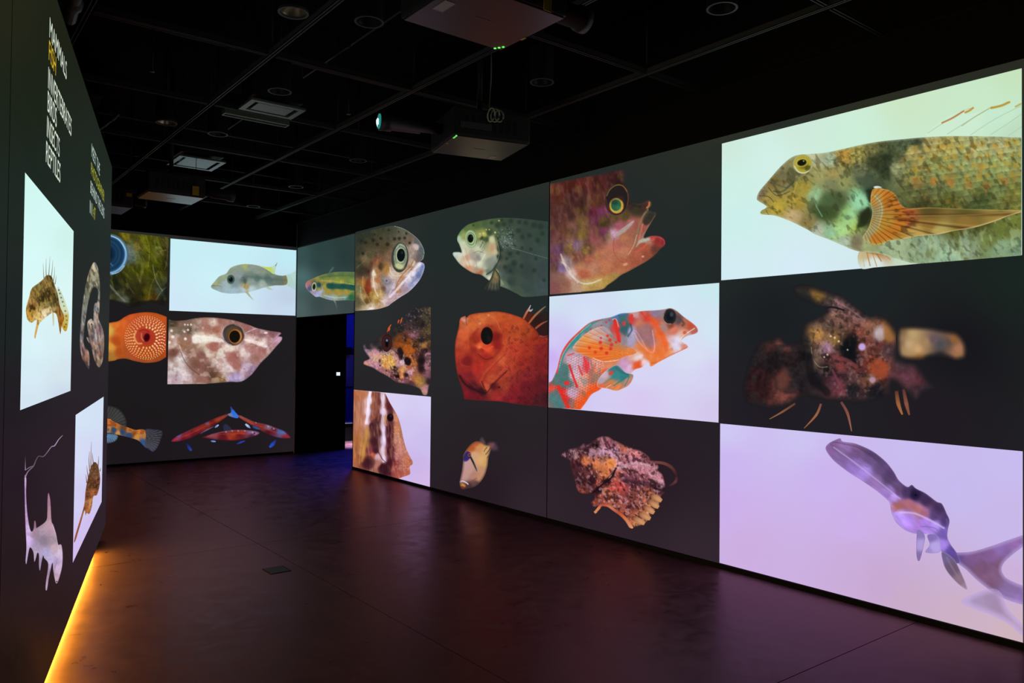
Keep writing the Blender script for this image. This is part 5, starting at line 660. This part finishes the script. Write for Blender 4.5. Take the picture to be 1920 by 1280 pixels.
f = p.part('fish', '160,940 156,890 175,820 190,770 230,738 258,715 280,690 310,698 332,760 346,800 362,880 388,935 385,985 370,1000 362,1047 352,990 340,930 320,915 290,932 240,975 224,1022 212,1070 206,1050 220,962 190,976 168,962',
 '175,920,c89838 190,880,7c5828 175,850,b88c50 210,800,8c7038 235,760,70643c 250,830,3c3018 290,800,483818 280,730,a08048 300,720,504020 320,770,705c30 260,870,a88c4c 300,860,80703c 330,850,504424 270,920,e8d8b0 230,930,d8b870 300,900,d8c090 350,920,905c28 370,960,a06424 215,1030,d8a850 220,980,d0a04c 358,1030,7c4824 240,960,e0c898 380,950,a87030',
 [('s','245,740 240,790',12,'4a3e20',0.7),('s','240,810 238,870',14,'2c2414',0.8),('s','262,800 262,850',12,'34291a',0.8),('s','290,770 295,840',22,'32281a',0.75),('s','310,700 320,760',14,'3c301c',0.8),('s','325,800 335,870',14,'3c301c',0.8),('s','345,830 362,930',12,'4c2c18',0.7),('s','285,700 280,740',8,'44381f',0.7),('d','190,880,12 205,890,9 180,905,7','2c2010',0.7),('nc',8,0.55,0.06,'c8a848',0.55,221,80,3),('nc',6,0.58,0.06,'34280f',0.55,222,80,3),('n',6,0.2,223,85,3),('s','222,960 218,1020 210,1060',12,'dca848',0.7),('edge',4,'d8d0a8',0.4)], T=T_N, step=1.1)
p.part('anal_fin', '345,760 372,800 398,870 413,925 405,1005 392,1028 372,998 385,940 360,870', '365,820,c8d8bc 390,890,d0dcb8 400,960,c8b458 390,1010,c49c34', [('d','352,780,5 360,800,5 367,825,5 376,850,5 384,875,4 392,905,5 397,935,5 401,960,4 396,985,5 388,1000,5','4c4028',0.8)], f, T=T_N, step=1.1)
for l in ('264,715 261,670 259,620','278,698 276,650 278,590','292,695 296,640 300,578','308,700 314,650 317,600','320,725 326,690 328,640','330,745 335,715 338,690'): p.ribbon('fin_spine', l, [5,4,2.5], '807858 a8ac98 ccd8d0', f, T=T_N)
p.ribbon('pelvic_fin', '318,915 320,960 320,995', [8,9,6], 'd8c888 d8d4a0 d0e0d8', f, T=T_N)
p.eye(186, 890, 5, 9, [(1,'5c4420',0),(0.6,'181408',0.3)], f, T=T_N)
p = Pic('L', [(143,775),(194,745),(190.6,947),(135.6,1047)], '150,780,d4e4f6 190,760,d2e2f4 150,850,d6dcf6 188,850,d2d8f4 145,950,d2cef4 185,940,cfc6f0 140,1030,d2bcf0 175,980,d0bef0', 'small bright projection of a brown spiny fish nose up, low on left wall', T_O, lift=0.005)
f = p.part('fish', '444,1078 450,1040 480,940 505,850 513,770 525,700 545,625 560,600 572,595 590,620 601,690 597,740 582,792 560,802 552,860 536,906 521,900 513,916 507,885 490,945 470,1012 455,1062',
 '450,1060,8c4824 470,980,7c3c1c 500,880,844820 520,800,6c3c24 540,720,5c3820 560,640,5c4028 580,650,6c4830 590,700,6c4434 570,740,54321e 560,780,a05c34 540,860,bc7c50 520,890,b0683c 550,830,c08450', [('n',10,0.3,231,100,2.5),('nc',8,0.58,0.06,'341c10',0.5,232),('nc',7,0.62,0.06,'b07c58',0.5,233),('s','500,900 470,990 450,1060',7,'b4683c',0.6),('edge',4,'b89080',0.4)], T=T_O, step=1.1)
for l in ('545,640 546,560 548,472','538,650 534,580 538,530','530,690 524,650 520,615','560,605 556,570 554,540','588,625 591,590 592,558','520,720 518,690 514,668','600,650 604,630'): p.ribbon('fin_spine', l, [5,4,2], '6c3c20 8c6048 b89c98', f, T=T_O)
p.eye(588, 700, 4, 7, [(1,'3c2418',0),(0.6,'100a08',0.3)], f, T=T_O)
# a looped pipefish on the dark field
p = Pic('L', [(144,470),(203,470),(197,740),(139,760)], DARKL, 'dark projection of a looped mottled eel beside the white blenny picture', T_N, lift=0.003)
T_R = (140, 480, 5.571)
f = p.part('fish', '150,1182 110,1122 75,1060 57,960 55,850 65,680 85,480 118,285 152,155 185,82 205,62 226,78 246,135 259,230 266,350 263,480 256,600 248,640 268,695 297,765 309,850 306,980 296,1080 272,1148 245,1158 205,1085 182,990 170,930 150,905 128,870 126,842 148,850 140,800 132,740 133,690 150,665 175,652 194,676 196,640 199,540 212,490 234,480 243,420 240,350 215,325 190,335 168,385 146,470 128,570 111,690 98,800 92,890 110,950 142,985 152,1020 155,1085',
 '200,90,b0a884 160,200,8c8868 120,330,747860 100,480,7c7c6c 80,660,747470 70,850,786e70 75,980,806468 110,1050,a06c58 130,1140,4a3c3c 245,200,8c8870 255,380,8c8878 225,540,8c8480 235,640,987c74 170,690,b4a498 165,760,94867c 190,850,8c7470 240,750,84686c 280,800,8c7478 240,850,a89890 240,950,906858 290,950,94705e 220,1030,886050 270,1080,8c6a58 250,1140,8c7464 200,300,6c6c54',
 [('n',14,0.3,241,82,4),('nc',18,0.52,0.06,'e0d0b0',0.6,242,80,3),('nc',18,0.54,0.06,'2c2626',0.65,243,80,3),('nc',22,0.6,0.05,'6c8ca8',0.5,244,80,3),('s','165,400 185,330 225,320',30,'3c4034',0.5),('edge',9,'34362f',0.5)], T=T_R, step=1.0)
p.eye(549, 985, 4, 7, [(1,'6c5c50',0),(0.6,'141010',0.3)], f, T=T_N)
# a pale hammerhead on the dark field
p = Pic('L', [(35,776),(134,735),(131,1090),(30,1160)], DARKL, 'dark projection of a pale hammerhead shark, below the white blenny picture', T_P, lift=0.003)
T_Q = (30, 800, 4.0)
f = p.part('fish', '64,385 72,362 78,400 76,500 82,620 92,700 105,765 118,785 132,765 138,705 148,715 152,750 160,755 225,705 235,640 236,560 240,505 247,500 258,560 266,700 280,735 300,800 316,880 330,880 342,890 350,960 345,1050 325,1130 308,1172 295,1160 280,1080 274,1020 262,1060 245,1140 232,1222 222,1215 226,1150 240,1060 238,1015 212,985 204,965 192,1010 180,1078 172,1040 172,960 160,945 150,980 138,1012 132,950 122,920 104,905 92,950 78,1028 72,1000 78,900 72,760 66,560',
 '72,380,c8a4d0 74,500,b48cc0 80,650,c4a0d4 95,760,d0b0e4 85,850,d4b8f0 80,980,c4acdc 140,730,906880 150,800,a08498 200,780,b098a8 240,560,a87890 250,650,b48898 250,730,bc98a8 200,850,907c90 160,880,a894b4 220,950,b4a8d0 280,850,a4909c 300,900,c4a8b4 260,1000,bcaed4 280,780,b898ac 340,950,d4bcd8 330,1050,d0b4d4 305,1140,c0a0b4 240,1120,a488a0 230,1200,c0a8c0 185,1020,a08cb0 140,980,bca4c0 300,1020,b4a0c4',
 [('n',14,0.08,251),('s','275,740 300,810 318,900 310,980',10,'dcc8dc',0.6),('s','310,990 290,1060 282,1100',8,'8c7890',0.6),('e',205,850,60,50,20,'8c7c8c',0.35,0.7),('edge',5,'785c78',0.4)], T=T_Q, step=1.1)
for l, wd, c in (('68,380 90,335 130,295 150,250 170,220 205,222 235,190 265,150 290,140 320,95 350,64',[10,8,8,6,6,7,6,6,8,6,3],'a888b4 7c6880 70606c 605060 806c80 a48cac b4a0c0 a898b0'),('70,325 100,305 130,292',[4,8,5],'907890 6c5c6c'),('69,215 70,270 70,325',[2,4,7],'40303c 8c6c8c b494b4')): p.ribbon('tail_fin', l, wd, c, f, T=T_Q)
p.eye(306, 1160, 6, 6, [(1,'6c5860',0),(0.6,'241c20',0.3)], f, T=T_Q)
# ------------------------------------------------------------------ projected words on the left wall
M_WORD = emit('word_white', tuple(s2l(hx('dce8d6'))), 1.0, 'NONE'); M_WORD2 = emit('word_pale', tuple(s2l(hx('b8ccc4'))), 1.0, 'NONE')
M_WYEL = emit('word_yellow', tuple(s2l(hx('d8b428'))), 1.0, 'NONE'); M_WYEL2 = emit('word_lime', tuple(s2l(hx('a8ac38'))), 1.0, 'NONE')
def pix_to_uz(px, py):
    q = unproj(px, py, 'L', 0.0045); return float(q@dL), float(q[2])
def word(root, ro, text, quad, T, m, name='word', bold=0.0):
    x0, y0, k = T; uz = [pix_to_uz(x0+a/k, y0+b/k) for a, b in quad]     # TL BL TR BR
    u0, u1 = (uz[0][0]+uz[1][0])/2, (uz[2][0]+uz[3][0])/2; z1, z0 = (uz[0][1]+uz[2][1])/2, (uz[1][1]+uz[3][1])/2
    cu = bpy.data.curves.new('letters', 'FONT'); cu.body = text; cu.offset = bold; cu.resolution_u = 4
    tmp = bpy.data.objects.new('letters', cu); col.objects.link(tmp); bpy.context.view_layer.update()
    me = bpy.data.meshes.new_from_object(tmp.evaluated_get(bpy.context.evaluated_depsgraph_get())); bpy.data.objects.remove(tmp)
    me.materials.clear(); n = len(me.vertices); co = np.zeros(n*3, np.float32); me.vertices.foreach_get('co', co); co = co.reshape(n, 3)
    a = (co[:, 0]-co[:, 0].min())/np.ptp(co[:, 0]); b = (co[:, 1]-co[:, 1].min())/np.ptp(co[:, 1])
    u = u0+a*(u1-u0); z = z0+b*(z1-z0); base = nL*(LD-0.0045)
    W = base[None]+u[:, None]*dL[None]; W[:, 2] = z
    me.vertices.foreach_set('co', (W-ro).astype(np.float32).ravel()); me.update()
    return link(name, me, m, root)
T1 = (0, 0, 3.2); T2 = (140, 260, 7.525)
o1 = np.array(Lw(4.3, 2.9, -0.0045)); menu = empty('projected_menu', o1); tag(menu, 'projected word list of animal kinds high on left wall, FISH in yellow', 'lettering')
for t, q, m in (('MAMMALS', ((303,108),(293,205),(403,385),(397,485)), M_WORD), ('FISH', ((297,248),(291,350),(339,340),(333,455)), M_WYEL), ('INVERTEBRATES', ((293,402),(287,510),(432,720),(425,828)), M_WORD),
                ('BIRDS', ((290,545),(283,660),(343,655),(338,768)), M_WORD), ('INSECTS', ((285,695),(279,815),(360,835),(355,945)), M_WORD), ('REPTILES', ((280,848),(273,965),(366,985),(359,1100)), M_WORD)):
    w_ = word(menu, o1, t, q, T1, m)
    if t == 'FISH': w_['label'] = 'yellow word FISH'
o2 = np.array(Lw(6.6, 2.6, -0.0045)); cap = empty('projected_caption', o2); tag(cap, 'projected caption about meeting the photographer, near far end of left wall', 'lettering')
for t, q, m in (('MEET THE', ((243,105),(235,255),(362,340),(350,505)), M_WORD2), ('PHOTOGRAPHER', ((235,350),(228,510),(422,740),(413,880)), M_WYEL2), ('BEHIND THE LENS', ((227,608),(220,770),(423,975),(413,1115)), M_WORD2),
                ('IN', ((218,868),(210,1045),(245,910),(238,1075)), M_WORD2), ('1:47', ((256,925),(248,1095),(298,985),(288,1155)), M_WYEL2)):
    w_ = word(cap, o2, t, q, T2, m)
    if m is M_WYEL2: w_['label'] = 'yellow words '+t
# ------------------------------------------------------------------ ceiling: strut grid, projectors, downlights, diffusers, conduits
ZG = 3.95
grid = empty('ceiling_grid', (2.1, 6.0, ZG)); tag(grid, 'dark suspended grid of metal struts under the black ceiling', 'grid')
def strut(x0, x1, y0, y1, z=0.0):
    c = grid.location; a = x1-x0 > y1-y0; bm = bmesh.new(); X0, X1, Y0, Y1 = x0-c.x, x1-c.x, y0-c.y, y1-c.y
    bm_box(bm, X0, X1, Y0, Y1, z+0.036, z+0.041)                     # channel: web and two flanges with lips
    if a:
        for q in (Y0, Y1-0.005): bm_box(bm, X0, X1, q, q+0.005, z, z+0.036)
        bm_box(bm, X0, X1, Y0, Y0+0.012, z, z+0.004); bm_box(bm, X0, X1, Y1-0.012, Y1, z, z+0.004)
    else:
        for q in (X0, X1-0.005): bm_box(bm, q, q+0.005, Y0, Y1, z, z+0.036)
        bm_box(bm, X0, X0+0.012, Y0, Y1, z, z+0.004); bm_box(bm, X1-0.012, X1, Y0, Y1, z, z+0.004)
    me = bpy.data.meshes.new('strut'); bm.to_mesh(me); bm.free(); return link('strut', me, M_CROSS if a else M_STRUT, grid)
GX = (-0.32, 0.90, 2.115, 3.34, 4.56); GY = (1.1, 2.62, 4.15, 5.66, 7.13, 8.73, 10.3, 11.8)
for x in GX: strut(x-0.0205, x+0.0205, -3.9, 12.8)
for y in GY:
    ends = [-3.9]+list(GX)+[5.28]
    for a, b in zip(ends, ends[1:]): strut(a+0.035, b-0.035, y-0.0205, y+0.0205, -0.002)
for x in GX:
    for y in GY:
        tube('hanger_rod', [(x-2.1, y-6.0, 0.04), (x-2.1, y-6.0, 0.95)], 0.006, M_DARKM, grid, 6)
        box('junction', (x-2.1-0.045, x-2.1+0.045, y-6.0-0.045, y-6.0+0.045, 0.0425, 0.052), M_DARKM, grid)

def cyl_bm(bm, r0, r1, z0, z1, n=24, cap0=False, cap1=False):
    A = [bm.verts.new((r0*math.cos(i*2*math.pi/n), r0*math.sin(i*2*math.pi/n), z0)) for i in range(n)]
    B = [bm.verts.new((r1*math.cos(i*2*math.pi/n), r1*math.sin(i*2*math.pi/n), z1)) for i in range(n)]
    for i in range(n): bm.faces.new((A[i], A[(i+1) % n], B[(i+1) % n], B[i]))
    if cap0: bm.faces.new(A[::-1])
    if cap1: bm.faces.new(B)
def mesh_of(name, bm, m, parent, smooth=True):
    bmesh.ops.recalc_face_normals(bm, faces=bm.faces[:])
    me = bpy.data.meshes.new(name); bm.to_mesh(me); bm.free(); return link(name, me, m, parent, smooth=smooth)
def copy_tree(root, loc, label):
    r = root.copy(); col.objects.link(r); r.location = loc; r['label'] = label
    for ch in root.children:
        c = ch.copy(); col.objects.link(c); c.parent = r
        for g in ch.children:
            d = g.copy(); col.objects.link(d); d.parent = c
    return r
def make_downlight(loc, label, refl, ring):
    t = empty('downlight', loc); tag(t, label, 'downlight', 'black can downlights')
    bm = bmesh.new(); cyl_bm(bm, 0.095, 0.095, 0.0, 0.27); cyl_bm(bm, 0.095, 0.03, 0.27, 0.29, cap1=True); mesh_of('can', bm, M_DARKM, t)
    bm = bmesh.new(); cyl_bm(bm, 0.099, 0.099, -0.004, 0.012); cyl_bm(bm, 0.099, 0.084, -0.004, -0.004); cyl_bm(bm, 0.084, 0.082, -0.004, 0.012); mesh_of('trim_ring', bm, ring, t)
    bm = bmesh.new(); cyl_bm(bm, 0.082, 0.062, 0.01, 0.07); cyl_bm(bm, 0.062, 0.03, 0.07, 0.13, cap1=True); mesh_of('reflector', bm, refl, t)
    tube('stem', [(0, 0, 0.28), (0, 0, 0.95)], 0.012, M_DARKM, t, 8)
    return t
DL = [((1.95, 4.85, ZG), 'can downlight with a reflector coloured warm as if lit, high at top left'), ((1.95, 7.98, ZG), 'can downlight with a reflector coloured as if lit, beside the strut grid above left wall'),
      ((2.46, 8.05, ZG), 'dim can downlight just right of the second bright one'), ((2.46, 6.39, ZG), 'dim can downlight above the square air diffuser'), ((2.40, 4.66, ZG), 'dim can downlight left of the nearest projector'),
      ((4.03, 4.80, ZG), 'dim can downlight above the projector with the hanging cord'), ((4.06, 8.11, ZG), 'dim can downlight left of the lit projector lens, lower down'), ((4.07, 9.94, ZG), 'dim can downlight above the back corner of the room'),
      ((4.12, 11.70, ZG), 'farthest can downlight, nearest the back wall'), ((4.05, 3.05, ZG), 'can downlight showing only a thin ring, above the green darter picture')]
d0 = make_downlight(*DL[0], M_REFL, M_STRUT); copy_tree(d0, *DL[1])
d1 = make_downlight(*DL[2], M_REFLD, M_CROSS)  # dim cans: darkened reflector and ring stand in for being unlit
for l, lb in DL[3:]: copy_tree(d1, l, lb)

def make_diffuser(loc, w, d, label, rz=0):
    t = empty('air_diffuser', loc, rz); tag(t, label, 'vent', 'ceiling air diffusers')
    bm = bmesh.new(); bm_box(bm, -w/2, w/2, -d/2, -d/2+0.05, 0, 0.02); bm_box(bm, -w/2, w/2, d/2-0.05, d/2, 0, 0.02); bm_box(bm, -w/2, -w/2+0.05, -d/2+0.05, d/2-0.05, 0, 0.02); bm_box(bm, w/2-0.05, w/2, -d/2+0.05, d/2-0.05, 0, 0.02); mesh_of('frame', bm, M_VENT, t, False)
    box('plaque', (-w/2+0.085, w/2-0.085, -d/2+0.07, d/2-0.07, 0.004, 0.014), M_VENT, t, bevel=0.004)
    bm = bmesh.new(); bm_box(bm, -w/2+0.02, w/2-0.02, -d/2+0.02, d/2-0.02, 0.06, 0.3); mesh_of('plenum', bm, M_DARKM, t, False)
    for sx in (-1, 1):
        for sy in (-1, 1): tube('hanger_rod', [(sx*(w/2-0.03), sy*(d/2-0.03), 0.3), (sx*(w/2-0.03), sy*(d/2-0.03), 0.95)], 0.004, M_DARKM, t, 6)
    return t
make_diffuser((2.60, 6.93, ZG), 0.50, 0.36, 'square air diffuser with green light painted in, hung near the strut crossing')
make_diffuser((2.66, 9.50, ZG), 0.52, 0.56, 'square air diffuser with green light painted in, above the back wall pictures')
sl = empty('slot_diffuser', (2.60, 7.34, ZG)); tag(sl, 'long narrow slot diffuser beside the nearer square one', 'vent')
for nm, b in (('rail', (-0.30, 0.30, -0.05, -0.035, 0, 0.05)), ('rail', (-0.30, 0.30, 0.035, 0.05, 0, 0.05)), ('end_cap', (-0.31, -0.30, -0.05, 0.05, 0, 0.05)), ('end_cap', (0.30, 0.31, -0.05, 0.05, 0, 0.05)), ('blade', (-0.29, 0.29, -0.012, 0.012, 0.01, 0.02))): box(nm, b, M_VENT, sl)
box('boot', (-0.3, 0.3, -0.034, 0.034, 0.05, 0.2), M_DARKM, sl); tube('hanger_rod', [(0, 0, 0.2), (0, 0, 0.95)], 0.005, M_DARKM, sl, 6)

def make_projector(loc, rz, w, d, label, lens_side, lens_len, lit=False, tilt=0.0, led_at=None, lab=(), cord=False):
    """origin at the underside centre; lens_side = +1/-1 along local x"""
    t = empty('projector', loc, rz); tag(t, label, 'projector'); h = 0.235; s = lens_side
    box('housing', (-w/2, w/2, -d/2, d/2, 0.008, h), M_PROJ, t, bevel=0.018); box('underside', (-w/2+0.012, w/2-0.012, -d/2+0.012, d/2-0.012, 0.0, 0.012), M_PLATE, t, bevel=0.004)
    bd_ = box('name_strip', (-0.05, 0.05, -0.006, 0.006, -0.001, 0.0), M_STRUT, t)
    y = 0.0 if lens_len > 0.3 else -d*0.2
    L = lens_len; q = s*w/2; z = h*0.52
    lb = tube('lens_barrel', [(q, y, z), (q+s*L*0.35, y, z), (q+s*L*0.36, y, z), (q+s*L*0.8, y, z), (q+s*L*0.82, y, z), (q+s*L, y, z)], 0.05, M_PROJ, t, 18, radii=[0.045, 0.045, 0.06, 0.06, 0.07, 0.072], caps=True)
    g = tube('lens_glass', [(q+s*(L-0.004), y, z), (q+s*(L+0.006), y, z), (q+s*(L+0.012), y, z)], 0.05, M_LENS2 if lit else M_DARKM, lb, 18, radii=[0.062, 0.058, 0.03])
    if lit: tube('lit_spot', [(q+s*(L+0.006), y+0.006, z-0.014), (q+s*(L+0.0145), y+0.006, z-0.016)], 0.034, M_LENS, lb, 12, radii=[0.04, 0.03])
    if led_at:
        for k in range(3): tube('status_light', [(led_at[0]+k*led_at[2], led_at[1]+k*led_at[3], -0.003), (led_at[0]+k*led_at[2], led_at[1]+k*led_at[3], 0.004)], 0.008, M_GREEN, t, 8)
    for x, yy, a, b, m, zz in lab: box('label_plate', (x-a, x+a, yy-b, yy+b, -0.002, 0.0), m, t)
    bm = bmesh.new()
    for k in range(8): bm_box(bm, -w*0.36+k*w*0.09, -w*0.36+k*w*0.09+0.03, -d/2-0.002, -d/2+0.004, 0.06, 0.17)
    o = mesh_of('intake_grille', bm, M_DARKM, t, False)
    tube('mount_pole', [(0, 0, h), (0, 0, 1.44)], 0.024, M_DARKM, t, 12); box('mount_plate', (-0.16, 0.16, -0.12, 0.12, h, h+0.02), M_DARKM, t)
    if cord:
        box('port_panel', (-w*0.42, -w*0.02, -d/2-0.006, -d/2, 0.07, 0.12), M_STRUT, t)
        for k in range(3):
            P = [(-0.03+0.035*k+0.03*math.cos(a*math.pi/6), -d/2-0.03-0.02*math.sin(a*math.pi/6+k), 0.19+0.05*math.sin(a*math.pi/6)) for a in range(13)]
            tube('cord_loop', P, 0.006, M_ROPE, t, 6)
        tube('cord', [(0.0, -d/2-0.03, 0.24), (0.06, -0.05, 0.3), (0.1, 0.0, 0.6), (0.1, 0, 1.2)], 0.005, M_ROPE, t, 6)
    return t
Z3 = 3.45
make_projector((2.30, 3.21, Z3), 0.0, 0.65, 0.56, 'nearest and largest projector, hung at the top of the ceiling view', 1, 0.28, led_at=(0.27, 0.262, 0.012, -0.022), lab=((-0.24, 0.0, 0.03, 0.06, M_LABEL, 0), (0.31, 0.06, 0.008, 0.02, M_YEL, 0)))
make_projector((3.745, 5.265, Z3), -LA, 0.66, 0.60, 'projector with a bright cyan lens and a hanging pale cord', -1, 0.52, lit=True, led_at=(-0.305, -0.285, 0.0, 0.03), lab=((-0.30, -0.05, 0.01, 0.012, M_YEL, 0), (0.20, 0.21, 0.03, 0.045, M_LABEL, 0)), cord=True)
make_projector((2.31, 9.21, Z3), 0.0, 0.60, 0.52, 'projector with a pale lit underside, hung before the back wall', 1, 0.40, lab=((-0.22, -0.2, 0.02, 0.02, M_LABEL, 0),))
make_projector((1.82, 10.44, Z3), 0.0, 0.60, 0.60, 'farthest projector, half hidden behind end of left wall', 1, 0.18)
def tag_plate(loc, sx, sz, label):
    t = empty('hang_tag', loc); tag(t, label, 'tag'); box('plate', (-sx/2, sx/2, -0.002, 0.002, -sz, 0), M_YEL, t); tube('tie', [(0, 0, 0), (0, 0, 1.15)], 0.003, M_DARKM, t, 6); return t
q = unproj(1027, 4, 'B', YB-2.9); tag_plate((float(q[0]), float(q[1]), float(q[2])+0.045), 0.05, 0.09, 'yellow tag hung beside the nearest projector')
q = unproj(367, 349, 'B', YB-8.93); tag_plate((float(q[0]), float(q[1]), float(q[2])), 0.07, 0.1, 'yellow tag above the projector with pale underside')
q = unproj(242, 362, 'B', YB-10.0); tag_plate((float(q[0]), float(q[1]), float(q[2])), 0.06, 0.04, 'small yellow tag near the end of left wall')

# conduits and pipes
def pipe(name, P, r, label, m=M_DARKM, cat='pipe', group=None):
    o = np.array(P[0]); t = empty(name, P[0]); tag(t, label, cat, group)
    tube('run', [tuple(np.array(q)-o) for q in P], r, m, t, 10)
    for i in range(1, len(P)):
        a, b = np.array(P[i-1])-o, np.array(P[i])-o; u = (b-a)/np.linalg.norm(b-a)
        for f_ in (0.2, 0.6): c = a+(b-a)*f_; tube('coupling', [tuple(c-u*0.03), tuple(c+u*0.03)], r*1.35, m, t, 10)
    return t
pipe('sprinkler_pipe', [(-2.5, 6.60, 4.32), (5.2, 6.60, 4.32)], 0.028, 'long dark sprinkler pipe crossing above the strut grid')
pipe('cable_conduit', [(2.98, -3.5, 4.4), (2.98, 12.6, 4.4)], 0.014, 'thin black conduit running the length of the room')
pipe('cable_conduit', [(-2.5, 10.12, 4.08), (5.2, 10.12, 4.08)], 0.01, 'thin black conduit crossing near the back wall', M_CROSS)
pipe('cable_conduit', [(-2.5, 8.4, 4.05), (5.2, 8.4, 4.05)], 0.01, 'thin grey conduit crossing before the farther square diffuser', M_CROSS)
pipe('drop_pipe', [(0.66, 4.42, 3.62), (0.70, 5.02, 3.62)], 0.035, 'short dark pipe beside the top edge of left wall', M_STRUT)
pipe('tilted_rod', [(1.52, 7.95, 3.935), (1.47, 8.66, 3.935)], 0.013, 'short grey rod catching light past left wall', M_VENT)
dk = empty('air_duct', (-1.2, 9.35, 4.42)); tag(dk, 'wide black air duct above the strut grid, upper left', 'duct')
box('duct_body', (-2.5, 2.8, -0.25, 0.25, 0.0, 0.4), M_BLACK, dk, bevel=0.01); box('flange', (0.2, 0.24, -0.28, 0.28, -0.03, 0.43), M_DARKM, dk)
def bulb(loc, label):
    t = empty('fire_sprinkler', loc); tag(t, label, 'sprinkler', 'sprinkler heads'); tube('neck', [(0, 0, 0.34), (0, 0, 0.005)], 0.008, M_DARKM, t, 8); tube('deflector', [(0, 0, 0), (0, 0, 0.006)], 0.02, M_STRUT, t, 10); return t
s0 = bulb((1.5, 6.60, 3.95), 'sprinkler head left of the slot diffuser')
copy_tree(s0, (3.2, 6.60, 3.95), 'sprinkler head beside the lit projector lens')
